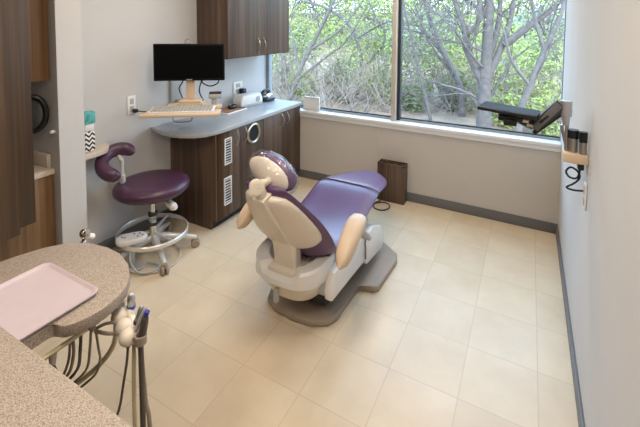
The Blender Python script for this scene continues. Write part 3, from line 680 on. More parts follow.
# ---- upholstery: rows (y, z, halfwidth, concavity, thickness, direction tangent)
rows = [(1.835, 1.055, .08, .00, .02), (1.84, 1.05, .15, .005, .045), (1.88, .99, .185, .02, .055), (1.96, .87, .248, .035, .06), (2.04, .75, .290, .05, .065), (2.11, .64, .308, .055, .07), (2.19, .545, .305, .055, .11),
        (2.30, .485, .285, .055, .10), (2.45, .475, .285, .045, .09), (2.62, .50, .285, .03, .09), (2.80, .55, .29, .015, .09), (2.95, .605, .29, .005, .085), (3.03, .62, .288, 0, .08), (3.12, .61, .28, 0, .075), (3.28, .575, .265, 0, .07), (3.45, .545, .225, 0, .06), (3.56, .53, .16, 0, .05), (3.615, .525, .08, 0, .03), (3.625, .525, .03, 0, .015)]
def uph(rows, off=0.0, wadd=0.0, tscale=1.0, n=16):
    rings = []
    for i, (y_, z_, w_, c_, th) in enumerate(rows):
        a = rows[max(i-1, 0)]; b_ = rows[min(i+1, len(rows)-1)]
        tg = V(0, b_[0]-a[0], b_[1]-a[1]).normalized(); nrm = V(0, -tg.z, tg.y)
        if nrm.z < 0 and nrm.y < 0: nrm = -nrm
        q = []
        W = w_+wadd
        for k in range(n+1):      # top side left->right
            s_ = -1+2*k/n; ed = (1-abs(s_)**5)
            q.append(V(cx+s_*W, y_, z_)+nrm*(off+c_*abs(s_)**2.2-(1-ed)*th*.45))
        for k in range(n+1):      # underside
            s_ = 1-2*k/n; ed = (1-abs(s_)**5)
            q.append(V(cx+s_*W*.98, y_, z_)+nrm*(off+c_*abs(s_)**2.2-th*tscale+(1-ed)*th*.45*tscale))
        rings.append(q)
    return rings
upo = part('upholstery', MB().loft(uph(rows)), M['purple'], chair, sub=1)
part('seam_piping', MB().tube([V(cx+s_*.287, 3.03, .62-.03*abs(s_)**6) for s_ in [x_/8 for x_ in range(-8, 9)]], .005, 6), M['purpled'], upo)
# ---- cream back shell
def shell_rings(n=16, k_=.915, push=.004, th2=.03):
    rings = []
    R0 = [(y_, z_, w_, c_, th) for (y_, z_, w_, c_, th) in rows[1:6]]+[(2.135, .60, .25, .055, .07)]
    for i, (y_, z_, w_, c_, th) in enumerate(R0):
        nrm = V(0, .832, .555)
        W = w_*k_*[.82, 1, 1, 1, .97, .80][i]
        th_e = th
        if i == 0: y_, z_ = y_+.006, z_-.03
        if i == 4: y_, z_ = 2.095, .665
        q = []
        for k in range(n+1):
            s_ = -1+2*k/n; f_ = W/w_
            q.append(V(cx+s_*W, y_, z_)+nrm*(c_*abs(s_*f_)**2.2-th_e-push-th2*(1-abs(s_)**6)-.012*math.exp(-(s_/.4)**2)))
        for k in range(n+1):
            s_ = 1-2*k/n; f_ = W/w_
            q.append(V(cx+s_*W*.98, y_, z_)+nrm*(c_*abs(s_*f_)**2.2-th_e*.7))
        rings.append(q)
    return rings
part('back_shell', MB().loft(shell_rings()), M['cream'], chair, sub=1)
part('spine_cover', MB().loft([[V(cx+dx*w_, 0, 0)+V(0, y_, z_)-V(0, .815, .58)*(d_ if abs(dx) < .9 else 0) for dx in (-1, -.7, -.25, .25, .7, 1)] + [V(cx+dx*w_, 0, 0)+V(0, y_, z_)+V(0, .815, .58)*.03 for dx in (1, -1)] for (y_, z_, w_, d_) in ((1.80, 1.0, .055, .05), (1.87, .88, .06, .05), (1.96, .76, .075, .05), (2.02, .66, .09, .05), (2.05, .60, .09, .03))]), M['cream'], chair)
# ---- headrest
hj = V(cx, 1.75, 1.07)
part('headrest_joint', MB().cyl(V(cx-.03, 1.785, 1.045), V(cx+.006, 1.745, 1.053), .044, 28).cyl(V(cx+.006, 1.745, 1.053), V(cx+.01, 1.74, 1.054), .034, 28).tube([(cx, 1.765, 1.07), (cx, 1.80, .99), (cx, 1.83, .93)], [.03, .035, .03], 10, 3), M['cream'], chair)
part('headrest_arm', MB().tube([(cx, 1.775, 1.07), (cx+.01, 1.83, 1.06), (cx+.01, 1.88, 1.07)], [.028, .022, .03], 10, 3), M['cream'], chair)
hc = V(cx-.012, 1.895, 1.09)
hn = V(0, .985, -.17).normalized(); hu = V(0, .17, .985)
RH = Matrix((V(1, 0, 0), hu, -hn)).transposed() if False else Matrix(((1, 0, 0), (0, hu.y, hn.y), (0, hu.z, hn.z))) @ Matrix.Rotation(math.radians(-20), 3, 'Z')
part('headrest_shell', MB().ell(hc-hn*.015, (.155, .078, .03), RH, 28, 12), M['cream'], chair)
hcu = part('headrest_cushion', MB().ell(hc+hn*.06, (.162, .09, .055), RH, 28, 12, .9), M['purple'], chair)
# wrinkled plastic cover
cov = bmesh.new(); bmesh.ops.create_icosphere(cov, subdivisions=5, radius=1)
for v in cov.verts:
    p_ = v.co.copy(); nz_ = noise.noise(p_*4.0)*.05+noise.noise(p_*9.0+V(3, 1, 2))*.05+abs(noise.noise(p_*16.0))*.05
    q = V(p_.x*.176, p_.y*.106, p_.z*.10)*(1.03+nz_)
    if p_.y < -.4: q.y -= .012*(1+noise.noise(p_*6))
    v.co = hc+hn*.03+RH @ q
mcv = MB(); mcv.merge(cov)
part('headrest_cover', mcv, M['film'], chair, recalc=False, label='clear crinkled plastic cover')
# ---- arm rests
def armpad(x, y0, z0, y1, z1, w_, h_, lean):
    rings = []; n = 12; a = V(x, y0, z0); b_ = V(x+lean, y1, z1); d = (b_-a)
    for i in range(n+1):
        t_ = i/n; e = math.sqrt(max(.02, 1-abs(2*t_-1)**4)); c = a+d*t_+V(0, 0, .03*math.sin(math.pi*t_)); q = []
        up = V(0, -d.z, d.y).normalized()
        for j in range(16):
            b2_ = 2*math.pi*j/16; c2, s2 = math.cos(b2_), math.sin(b2_)
            q.append(c+V(1, 0, 0)*math.copysign(abs(c2)**.75, c2)*w_*e*(.85+.3*t_)+up*math.copysign(abs(s2)**.75, s2)*h_*e)
        rings.append(q)
    return MB().loft(rings)
ar = part('arm_rest', armpad(cx+.40, 2.02, .545, 2.41, .70, .062, .045, -.02), M['tan'], chair)
part('arm_support', MB().tube([(cx+.40, 2.34, .63), (cx+.40, 2.50, .50), (cx+.33, 2.66, .42), (cx+.28, 2.66, .38)], [.02, .02, .018, .015], 10, 4), M['greyp'], ar)
al = part('arm_rest', armpad(cx-.30, 1.94, .645, 2.24, .785, .055, .042, .03), M['tan'], chair)
part('arm_support', MB().tube([(cx-.35, 2.1, .70), (cx-.32, 2.22, .60), (cx-.26, 2.25, .55)], [.025, .025, .02], 10, 4), M['greyp'], al)
#part('shoulder_wing', MB().ell((cx-.20, 1.90, .985), (.075, .045, .085), RH, 20, 12), M['cream'], chair)
part('cover_wire', MB().tube([(cx+.308, 2.66, .40), (cx+.312, 2.675, .37), (cx+.312, 2.66, .345), (cx+.312, 2.675, .31), (cx+.312, 2.675, .22)], .004, 6, 3), M['dark'], chair)

# ================================================================== DELIVERY CART (oval top), TRAY, INSTRUMENTS
OZ = .90
ov = [(-2.10, .30), (-2.105, .82), (-2.081, .893), (-2.05, .985), (-1.989, 1.069), (-1.893, 1.115), (-1.783, 1.134), (-1.686, 1.1305), (-1.582, 1.10), (-1.498, 1.048), (-1.45, 1.0), (-1.42, .94), (-1.408, .878), (-1.413, .823), (-1.428, .779), (-1.443, .755), (-1.458, .744), (-1.478, .741), (-1.496, .739), (-1.499, .72), (-1.499, .60), (-1.499, .30)]
t = thing('delivery_cart', 'dental cart with rounded speckled granite-look top carrying the tray, behind the front counter', 'cart', (-1.8, .75, 0))
part('top', MB().prism(ov, OZ-.048, OZ, .006, 2), M['gran'], t, angle=35)
part('column', MB().cyl((-1.98, .40, .05), (-1.98, .40, OZ-.085), .05, 24), M['greyp'], t)
part('base', MB().box(-2.2, -1.76, .18, .62, .03, .08, .02), M['greyp'], t)
part('support_frame', MB().box(-2.03, -1.56, .34, .72, OZ-.09, OZ-.049, .004), M['toe'], t)
for (a, b) in ((-2.16, .22), (-1.80, .22), (-2.16, .58), (-1.80, .58)):
    part('caster', MB().lathe((a, b, .03), [(0, -.015), (.03, -.012), (.03, .012), (0, .015)], 16, V(0, 1, 0)), M['dark'], t)
part('rail', MB().tube([(-1.487, .45, .80), (-1.487, .90, .80)], .009, 10).tube([(-1.487, .88, .80), (-1.50, .90, .855)], .007, 8).tube([(-1.487, .5, .80), (-1.50, .5, .855)], .007, 8), M['hosey'], t)
part('hose_connector', MB().cyl((-1.482, .725, .80), (-1.475, .72, .765), .014, 14, .01), M['taupe'], t)
part('hose_connector', MB().cyl((-1.487, .86, .81), (-1.47, .87, .79), .014, 14, .01), M['taupe'], t)
part('holder_arm', MB().tube([(-1.60, .95, OZ-.06), (-1.55, .985, OZ-.08), (-1.50, .988, OZ-.10)], .018, 10, 3), M['cream'], t)
lobes = [V(-1.505, .988, .80), V(-1.452, .968, .785), V(-1.40, .95, .77), V(-1.36, .938, .755)]
for k, c in enumerate(lobes): part('holder_lobe', MB().ell(c, (.036, .035, .032), None, 18, 12).cyl(c, c+V(.05, .028, .008), .014, 12), M['cream'], t)
part('holder_spine', MB().tube([c+V(.03, .02, .004) for c in lobes], .018, 10, 2), M['cream'], t)
part('holder_ring', MB().lathe((-1.300, .948, .765), [(.022, -.018), (.024, -.016), (.024, .016), (.022, .018), (.017, .018), (.017, -.018)], 18).tube([lobes[3]+V(.02, .01, 0), (-1.32, .942, .76)], .013, 10), M['taupe'], t)
# tubes under the top
hs = [[(-1.475, .86, .79), (-1.47, .85, .72), (-1.53, .87, .60), (-1.62, .86, .50), (-1.70, .80, .42)],
      [(-1.49, .83, .80), (-1.48, .82, .74), (-1.54, .84, .62), (-1.63, .83, .52), (-1.70, .76, .46)],
      [(-1.49, .80, .80), (-1.49, .80, .73), (-1.57, .82, .60), (-1.66, .80, .52), (-1.72, .74, .46)],
      [(-1.49, .79, .80), (-1.53, .80, .68), (-1.62, .80, .54), (-1.70, .74, .44)],
      [(-1.475, .72, .77), (-1.47, .72, .70), (-1.50, .73, .60), (-1.55, .70, .5)],
      [(-1.475, .72, .77), (-1.50, .76, .66), (-1.58, .84, .54), (-1.64, .87, .48), (-1.68, .84, .40)],
      [(-1.47, .87, .79), (-1.45, .90, .80), (-1.43, .935, .79), (-1.41, .945, .775)],
      [(-1.47, .87, .785), (-1.44, .90, .765), (-1.41, .93, .755), (-1.38, .935, .75)],
      [(-1.47, .875, .79), (-1.48, .89, .70), (-1.52, .92, .6), (-1.58, .93, .50), (-1.66, .88, .42)],
      [(-1.495, .975, .79), (-1.50, .98, .70), (-1.56, 1.0, .58), (-1.65, .98, .46), (-1.74, .90, .38)]]
hr = [(.005, 'hose'), (.006, 'hosed'), (.006, 'hose'), (.005, 'hose'), (.006, 'hosed'), (.005, 'hosed'), (.006, 'hose'), (.007, 'hose'), (.005, 'hose'), (.011, 'hosey')]
for p_, (r_, mm) in zip(hs, hr): part('hose', MB().tube(p_, r_, 8, 5), M[mm], t)
single('instrument_tray', None or MB().loft([[V(a, b, z) for a, b in rrect(-1.885+i_, -1.493-i_, .50+i_, .918-i_, .035)] for z, i_ in ((OZ+.001, .012), (OZ+.004, .006), (OZ+.016, 0), (OZ+.019, .002), (OZ+.018, .008), (OZ+.009, .013), (OZ+.008, .018))]), M['tray'], 'shallow pinkish-white rectangular tray on the speckled cart top', 'tray', (-1.69, .72, OZ), angle=50)
trim = [V(a, b, OZ+.0185) for a, b in rrect(-1.882, -1.49, .503, .915, .033)]
# instruments
def handpiece(name, label, base, tip, r, m_body, ringm=None, hose=None, hm='hose', hr_=.008, cat='dental instrument'):
    t = thing(name, label, cat, base, 'instruments in the cart holder')
    b_, e = V(*base), V(*tip); d = e-b_
    part('body', MB().tube([b_, b_+d*.35, b_+d*.7, b_+d*.9, e], [r*.8, r, r*.95, r*.8, r*.3], 12, 3), m_body, t)
    if ringm: part('ring', MB().cyl(b_+d*.18, b_+d*.32, r*1.12, 14), ringm, t)
    if hose: part('hose', MB().tube(hose, hr_, 8, 6), M[hm], t)
    return t
handpiece('dental_handpiece', 'chrome handpiece with a blue ring, nearest the cart top', (-1.437, 1.007, .79), (-1.43, 1.004, .87), .016, M['brushed2'], M['blue'])
handpiece('air_syringe', 'silver syringe with dark trigger, in the middle of the instrument holder', (-1.352, .965, .78), (-1.333, .985, .865), .013, M['brushed2'], M['dark'],
          [(-1.352, .965, .79), (-1.348, .955, .72), (-1.335, .94, .55), (-1.32, .93, .40), (-1.31, .92, .012), (-1.35, .86, .012)], 'hosey', .008)
handpiece('scaler_handpiece', 'pale grey slim instrument leaning beside the silver syringe', (-1.335, .955, .78), (-1.310, .985, .865), .010, M['greyp'], None,
          [(-1.335, .955, .785), (-1.322, .965, .70), (-1.30, .965, .5), (-1.272, .961, .4), (-1.27, .96, .012), (-1.33, .9, .012)], 'hose', .008)
suc = handpiece('suction_handpiece', 'dark suction handpiece with a blue tip in the outermost ring', (-1.300, .948, .745), (-1.279, .959, .865), .0155, M['hosed'], None,
          [(-1.300, .948, .75), (-1.298, .948, .68), (-1.296, .948, .5), (-1.296, .948, .25), (-1.296, .94, .014), (-1.35, .88, .014)], 'hosed', .0105)
part('cap', MB().cyl((-1.2805, .958, .855), (-1.275, .963, .876), .010, 12), mat('violet_blue_cap', (60, 60, 150), .3), suc, label='violet-blue cap')
handpiece('curing_handpiece', 'thin dark tube instrument hanging below the holder', (-1.352, .931, .72), (-1.352, .935, .765), .009, M['hosed'], None,
          [(-1.352, .931, .73), (-1.36, .93, .66), (-1.40, .938, .53), (-1.442, .945, .40), (-1.50, .93, .25)], 'hosed', .005)
cart = bpy.data.objects['delivery_cart']
vb = V(-2.03, 1.165, .885)
part('valve', MB().tube([(-1.99, 1.05, .84), (-2.01, 1.12, .84), (-2.03, 1.165, .85), vb], .012, 10, 3).ell(vb, (.028, .022, .026), None, 16, 10).cyl(vb, vb+V(.035, .0, .02), .014, 12), M['chrome'], cart, label='small chrome valve at the rear edge')
part('valve_knob', MB().ell(vb+V(.035, .015, -.012), (.022, .018, .016), None, 14, 8), M['white'], cart, label='pale valve knob')

# front counter (bottom left)
single('front_countertop', MB().box(-3.0, -.62, -.15, .583, .955, 1.0, .006), M['gran'], 'speckled granite-look countertop filling the bottom left corner', 'countertop', (-1.8, .2, .955))
t = thing('front_cabinet', 'base cabinet below the front granite-look countertop', 'cabinet', (-1.8, .2, 0))
part('body', MB().box(-2.95, -.68, -.10, .52, .09, .954), M['wood'], t)
part('toe_kick', MB().box(-2.9, -.73, -.08, .46, 0, .09), M['toe'], t)
for k in range(4): part('door', MB().box(-2.94+k*.565, -2.94+k*.565+.555, .52, .535, .10, .945, .002), M['wood'], t)

# ================================================================== RIGHT WALL BRACKET, MONITOR ARM, TABLET
yb_ = 2.5
t = thing('wall_bracket', 'tan wood wall bracket shelf with chrome cups on the right wall', 'bracket', (.24, yb_, 1.28))
part('shelf', MB().box(.178, XR-.001, yb_-.07, yb_+.07, 1.262, 1.31, .006), M['lcream'], t)
part('cup', MB().cyl((.225, yb_, 1.31), (.225, yb_, 1.385), .026, 24), M['brushed'], t)
part('cup_cap', MB().cyl((.225, yb_, 1.385), (.225, yb_, 1.43), .0275, 24), M['black'], t)
part('cup', MB().cyl((.268, yb_-.03, 1.31), (.268, yb_-.03, 1.375), .018, 20), M['brushed'], t)
part('cup_cap', MB().cyl((.268, yb_-.03, 1.375), (.268, yb_-.03, 1.43), .0195, 20), M['black'], t)
part('clip', MB().box(.25, .28, yb_-.02, yb_+.02, 1.215, 1.262, .006), M['black'], t)
single('bracket_cord', MB().tube([(.262, yb_, 1.262), (.262, yb_, 1.21), (.25, yb_, 1.165), (.215, yb_, 1.165), (.20, yb_, 1.195), (.222, yb_, 1.22), (.255, yb_, 1.20), (.262, yb_, 1.165), (.235, yb_, 1.13), (.205, yb_, 1.105), (.235, yb_, 1.095), (.282, yb_, 1.10)], .0055, 6, 5), M['black'], 'black curled cord hanging below the right wall bracket', 'cord', (.25, yb_, 1.2))
t = thing('support_arm', 'grey articulated arm rising from the right wall bracket to the tablet', 'arm', (.19, yb_, 1.31))
part('post', MB().tube([(.195, yb_, 1.31), (.193, yb_, 1.38), (.195, yb_, 1.47)], .009, 10).tube([(.17, yb_, 1.45), (.178, yb_, 1.40), (.196, yb_, 1.33), (.198, yb_, 1.311)], .008, 8, 4), M['brushed'], t)
part('joint', MB().cyl((.187, yb_, 1.50), (.187, yb_, 1.585), .029, 24).cyl((.187, yb_, 1.525), (.187, yb_, 1.53), .031, 24).cyl((.19, yb_, 1.45), (.187, yb_, 1.50), .016, 20, .021), M['brushed2'], t)
a_ = V(.165, yb_, 1.565); b_ = V(.03, yb_, 1.415)
def beam(a, b, w0, w1, dy0, dy1, bev=.004):
    d = (b-a).normalized(); n_ = V(-d.z, 0, d.x)
    t_ = bmesh.new(); P = [a+n_*w0, b+n_*w1, b-n_*w1, a-n_*w0]
    A = [t_.verts.new((p.x, p.y+dy0, p.z)) for p in P]; B = [t_.verts.new((p.x, p.y+dy1, p.z)) for p in P]
    t_.faces.new(A); t_.faces.new(B[::-1])
    for i in range(4): t_.faces.new((A[i], B[i], B[(i+1) % 4], A[(i+1) % 4]))
    bmesh.ops.recalc_face_normals(t_, faces=t_.faces[:]); bmesh.ops.bevel(t_, geom=t_.edges[:], offset=bev, segments=2, profile=.5, affect='EDGES')
    return t_
part('upper_link', MB().merge(beam(a_, b_, .032, .026, -.022, .022)), M['dark'], t, label='grey slotted upper link')
part('link_plate', MB().merge(beam(a_+V(-.01, 0, 0), b_+V(.01, 0, 0), .021, .017, -.0255, -.022, .001)), M['gun'], t)
part('link_slot', MB().merge(beam(a_*.55+b_*.45+V(0, 0, .0), a_*.25+b_*.75, .006, .006, -.0275, -.0255, .001)), M['black'], t)
part('lower_link', MB().merge(beam(V(.165, yb_, 1.515), V(.035, yb_, 1.385), .014, .012, -.016, .016)), M['black'], t)
part('mount_head', MB().tube([(.03, yb_, 1.42), (-.02, yb_, 1.44), (-.07, yb_+.02, 1.462)], .018, 10, 3).box(-.15, .03, yb_-.03, yb_+.07, 1.44, 1.475, .01).box(-.12, -.05, yb_-.05, yb_, 1.42, 1.455, .008), M['black'], t)
part('mount_knob', MB().cyl((-.02, yb_-.06, 1.465), (.01, yb_-.06, 1.462), .012, 12).cyl((.0, yb_-.05, 1.44), (.03, yb_-.05, 1.437), .010, 12), M['brushed'], t)
t = thing('tablet', 'black flat tablet screen held nearly level on the support arm in front of the window', 'tablet', (-.09, yb_, 1.5))
tb = bmesh.new(); bmesh.ops.create_cube(tb, size=1)
for v in tb.verts: v.co = V(v.co.x*.31, v.co.y*.24, v.co.z*.022)
bmesh.ops.bevel(tb, geom=tb.edges[:], offset=.007, segments=2, profile=.5, affect='EDGES')
RT = Matrix.Rotation(math.radians(4), 3, 'Y') @ Matrix.Rotation(math.radians(-2), 3, 'X') @ Matrix.Rotation(math.radians(-6), 3, 'Z')
tcn = V(-.095, yb_+.03, 1.497)
for v in tb.verts: v.co = RT @ v.co+tcn
part('case', MB().merge(tb), M['black'], t)
ts = bmesh.new(); bmesh.ops.create_cube(ts, size=1)
for v in ts.verts: v.co = RT @ V(v.co.x*.30, v.co.y*.21, .0115+v.co.z*.001)+tcn
part('screen', MB().merge(ts), M['screen'], t, smooth=False)

# ================================================================== OUTSIDE
gr = MB(); NX, NY = 40, 30
def gz(x, y): return -.5+max(0, (y-12.5))*.09+.12*noise.noise(V(x*.2, y*.2, 0))
gv = [[gr.b.verts.new((-40+x_*70/NX, 4.7+(y_/NY)**1.6*55, gz(-40+x_*70/NX, 4.7+(y_/NY)**1.6*55))) for x_ in range(NX+1)] for y_ in range(NY+1)]
for a in range(NY):
    for b in range(NX): gr.b.faces.new((gv[a][b], gv[a][b+1], gv[a+1][b+1], gv[a+1][b]))
struct('ground', gr, M['soil'])
def leaves(m, n, c, r, size, rnd, shape='ball'):
    for _ in range(n):
        while True:
            p = V(rnd.uniform(-1, 1), rnd.uniform(-1, 1), rnd.uniform(-1, 1))
            if .25 < p.length < 1 and (noise.noise(V(p.x*2+c[0], p.y*2+c[1], p.z*2+c[2])*1.3) > -.12): break
        p = V(c[0]+p.x*r[0], c[1]+p.y*r[1], c[2]+p.z*r[2])
        a = V(rnd.gauss(0, 1), rnd.gauss(0, 1), rnd.gauss(0, 1)).normalized(); b = a.orthogonal().normalized(); s_ = size*rnd.uniform(.5, 1.3)
        vs = [m.b.verts.new(p+a*s_), m.b.verts.new(p+b*s_*.5), m.b.verts.new(p-a*s_), m.b.verts.new(p-b*s_*.5)]
        m.b.faces.new(vs)
def quick(name, mb, m, parent=None, origin=(0, 0, 0)):   # no merging, keeps loose quads
    b = mb.b; T = wpos(parent).inverted() if parent else Matrix.Translation(-V(*origin)*S)
    for v in b.verts: v.co = T @ (v.co*S)
    me = bpy.data.meshes.new(name); b.to_mesh(me); b.free(); me.materials.append(m)
    o = bpy.data.objects.new(name, me); COL.objects.link(o)
    if parent: o.parent = parent
    else: o.location = V(*origin)*S
    for p in me.polygons: p.use_smooth = True
    return o
def twigs(m, p, d, r, L, depth, rnd):
    pts = [p]; q = p.copy(); dd = d.normalized(); n = 4
    for k in range(n):
        dd = (dd+V(rnd.gauss(0, .16), rnd.gauss(0, .16), rnd.gauss(.03, .14))).normalized(); q = q+dd*L/n; pts.append(q.copy())
    m.tube(pts, [r*(1-.6*k/n) for k in range(n+1)], 5 if depth > 1 else 4, 0, False)
    if depth > 0:
        for k in range(1, n+1):
            if rnd.random() < .85:
                ax = V(rnd.gauss(0, 1), rnd.gauss(0, 1), rnd.gauss(0, 1)).normalized()
                nd = (dd+ax*.75).normalized(); twigs(m, pts[k], nd, r*.5, L*rnd.uniform(.5, .8), depth-1, rnd)
def tree(label, y, limbs, r0, seed, nleaf, leafm, lc, lr, group='bare trees outside the window'):
    rnd = random.Random(seed); base = V(limbs[0][0][0], y, gz(limbs[0][0][0], y)-.1)
    t = thing('tree', label, 'tree', base, group)
    m = MB()
    for i, L in enumerate(limbs):
        dy = rnd.uniform(-.35, .35) if i else 0
        pts = [V(x_, y+dy*k/(max(1, len(L)-1)), z_) for k, (x_, z_) in enumerate(L)]
        if i == 0: pts = [base]+pts
        r1 = r0 if i == 0 else r0*.5
        n = len(pts); m.tube(pts, [r1*(1-.55*k/(n-1)) for k in range(n)], 10, 4)
        d = (pts[-1]-pts[-2]).normalized()
        twigs(m, pts[-1], d, r1*.4, 2.0, 3, rnd)
        for k in range(1, n-1):
            for _ in range(2):
                ax = V(rnd.gauss(0, 1), rnd.gauss(0, .6), rnd.gauss(.3, .6)).normalized()
                twigs(m, pts[k]+(pts[k+1]-pts[k])*rnd.random(), (d+ax*1.2).normalized(), r1*.22, 1.3, 2, rnd)
    quick('branches', m, M['bark'], t)
    if nleaf:
        lm_ = MB(); leaves(lm_, nleaf, lc, lr, .04, rnd); quick('foliage', lm_, M[leafm], t)['kind'] = 'stuff'
    return t
tree('thick grey-barked tree with many upright limbs behind the right pane', 9.0, [[(-.82, -.02), (-.82, .63), (-.8, 1.45), (-.79, 2.51), (-.8, 3.6)], [(-.82, .63), (-1.1, 1.22), (-1.24, 1.87), (-1.48, 2.53), (-1.7, 3.5)], [(-.8, .81), (-.55, 1.46), (-.38, 2.09), (-.28, 3.0)], [(-.8, 1.24), (-.62, 1.88), (-.58, 2.7)], [(-.46, 1.57), (-.01, 1.99), (.33, 2.29), (.7, 2.7)], [(-.97, .97), (-1.25, 1.65), (-.96, 2.09), (-1.02, 3.0)]], .17, 3, 260, 'leafA', (-.8, 9.3, 3.0), (2.0, .8, 1.2))
tree('slim tree leaning left, next to the window mullion on its right', 11.0, [[(-1.56, -.18), (-1.68, .49), (-2.04, 1.15), (-2.41, 1.97), (-2.62, 2.66), (-2.8, 3.6)], [(-1.68, .49), (-2.45, 1.41), (-2.98, 2.67)], [(-2.18, 1.34), (-2.59, 1.69), (-3.17, 1.82)]], .10, 5, 160, 'leafA', (-2.3, 11, 2.2), (1.5, .8, 1.2))
tree('young tree leaning right at the right edge of the window', 8.0, [[(-.12, .33), (.03, .9), (.24, 1.55), (.45, 2.17), (.6, 2.9)], [(.03, .9), (-.28, 1.34), (-.42, 1.9)], [(.24, 1.55), (.07, 2.08), (-.03, 2.8)]], .075, 8, 100, 'leafB', (.2, 8, 2.2), (.9, .6, .9))
tree('many-stemmed slanting tree beside the wall cabinet', 10.0, [[(-6.61, -.85), (-6.07, .59), (-5.4, 1.8), (-4.92, 2.7)], [(-6.07, .59), (-6.43, 1.79), (-6.69, 2.7)], [(-5.73, 1.2), (-4.75, 1.81), (-4.15, 2.51)], [(-6.21, .27), (-5.06, 1.09), (-4.44, 1.54), (-3.72, 2.63)], [(-6.39, -.2), (-6.8, 1.0), (-6.9, 2.6)]], .09, 11, 220, 'leafA', (-5.4, 10, 1.6), (1.6, .8, 1.4))
tree('crooked bare tree arching across the left pane', 12.0, [[(-5.3, -.94), (-4.88, .46), (-5.26, 1.78), (-6.09, 2.46), (-7.3, 2.82)], [(-4.88, .46), (-4.1, 1.47), (-4.45, 2.28), (-4.7, 2.77)], [(-5.15, 1.45), (-4.11, 2.05), (-3.62, 1.96)]], .08, 13, 160, 'leafA', (-4.8, 12, 2.0), (1.8, 1, 1.4))
tree('thin tree with forked stems just right of the mullion', 10.0, [[(-2.18, -.4), (-2.46, .69), (-2.69, 1.58), (-2.97, 2.62), (-3.1, 3.3)], [(-2.46, .69), (-2.87, 1.31), (-3.14, 1.44)]], .05, 17, 70, 'leafA', (-2.7, 10, 1.4), (.9, .6, .9))
# shrubs, nearer and further
ORD = ['leftmost', 'second', 'third', 'fourth', 'fifth', 'sixth', 'seventh', 'eighth', 'ninth', 'tenth', 'rightmost']
def rank(items, key):   # place words counted from the left of the view
    out = {}
    for kd in {key(a) for a in items}:
        g = sorted([a for a in items if key(a) == kd], key=lambda a: a[0]/a[1])
        for n_, a in enumerate(g): out[a] = 'leftmost of its kind' if n_ == 0 else ('rightmost of its kind' if n_ == len(g)-1 else ORD[n_]+' of its kind from the left')
    return out
shr_ = [(-9.5, 13, 1.6, 'A'), (-7.6, 11.5, 1.3, 'B'), (-6.0, 13.5, 1.6, 'A'), (-4.6, 12.5, 1.2, 'A'), (-3.4, 13.5, 1.5, 'B'), (-2.2, 12.3, 1.1, 'A'), (-1.0, 13.2, 1.4, 'A'), (.3, 12.0, 1.2, 'A'), (1.6, 13.0, 1.5, 'B'), (-5.2, 11.2, .7, 'B'), (-3.9, 11.4, .65, 'A'), (-.1, 11.6, .7, 'A'), (-1.7, 11.7, .6, 'B'), (-6.3, 10.6, .55, 'A'), (-.4, 10.4, .45, 'A'), (-2.9, 10.9, .4, 'B'), (.5, 10.0, .5, 'A')]
skey = lambda a: (a[3], a[2] > .8)
srank = rank(shr_, skey)
kinds = {'A': ('leafA', 'bright spring-green shrub'), 'B': ('leafB', 'darker mid-green shrub')}
for i, (x_, y_, r_, kd) in enumerate(shr_):
    rnd = random.Random(100+i); mm, lab = kinds[kd]; g0 = gz(x_, y_)
    szw = 'big ' if r_ > .8 else 'small '
    t = thing('shrub', szw+lab+' beyond the window, '+srank[(x_, y_, r_, kd)], 'shrub', (x_, y_, g0), szw+lab+'s beyond the window')
    st_ = MB()
    for k in range(7): twigs(st_, V(x_, y_, g0-.05), V(rnd.gauss(0, .5), rnd.gauss(0, .4), 1), .025, r_*1.5, 2, rnd)
    quick('stems', st_, M['twig'], t)
    lm_ = MB(); leaves(lm_, int(1900*r_), (x_, y_, g0+r_*.95), (r_*1.1, r_*.8, r_), .05, rnd); quick('foliage', lm_, M[mm], t)['kind'] = 'stuff'
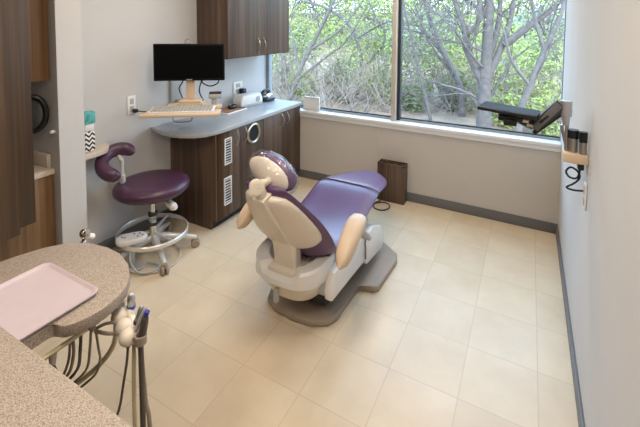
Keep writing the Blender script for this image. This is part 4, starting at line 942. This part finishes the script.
# far trees
far_ = [(-24, 30, 3.6, 'C'), (-19, 27, 3.0, 'A'), (-15, 29, 3.4, 'C'), (-11.5, 24, 2.8, 'A'), (-9, 29, 3.4, 'C'), (-6.5, 24, 2.7, 'A'), (-3.5, 27, 3.2, 'C'), (-1, 24, 2.8, 'A'), (2, 27, 3.2, 'C'), (-17, 22, 2.3, 'C'), (-13.5, 20, 1.9, 'A'), (-4.8, 20, 1.8, 'C'), (.8, 19, 1.8, 'C')]
frank = rank(far_, lambda a: a[3])
for i, (x_, y_, r_, mm) in enumerate(far_):
    rnd = random.Random(300+i); g0 = gz(x_, y_)
    t = thing('distant_tree', ('pale grey-green' if mm == 'C' else 'light spring-green')+' hazy tree far behind the shrubs, '+frank[(x_, y_, r_, mm)], 'tree', (x_, y_, g0), ('pale grey-green' if mm == 'C' else 'light spring-green')+' distant trees')
    st_ = MB(); 
    for k in range(4): twigs(st_, V(x_, y_, g0-.1), V(rnd.gauss(0, .3), rnd.gauss(0, .3), 1), .08, r_*1.7, 2, rnd)
    quick('trunk', st_, M['bark'], t)
    lm_ = MB(); leaves(lm_, int(1300*r_), (x_, y_, g0+r_*.75), (r_*1.15, r_*.7, r_*.75), .10, rnd); quick('foliage', lm_, M['leaf'+mm], t)['kind'] = 'stuff'
# dry scrub near the building
dry_ = [(-6.5, 9.9), (-5.2, 9.7), (-4.2, 10.1), (-3.3, 10.6), (-1.9, 11.2), (-.6, 11.4), (.6, 11.2), (-7.8, 10.2)]
drank = rank(dry_, lambda a: 0)
for i, (x_, y_) in enumerate(dry_):
    rnd = random.Random(500+i); g0 = gz(x_, y_); m = MB()
    for k in range(16): twigs(m, V(x_+rnd.uniform(-.4, .4), y_+rnd.uniform(-.3, .3), g0-.03), V(rnd.gauss(0, .8), rnd.gauss(0, .5), .9), .014, 1.2, 2, rnd)
    o = quick('dry_bush', m, M['twig'], None, (x_, y_, g0)); o['label'] = 'tangled leafless dry bush low outside the window, '+drank[(x_, y_)]; o['category'] = 'bush'; o['group'] = 'dry bushes outside the window'
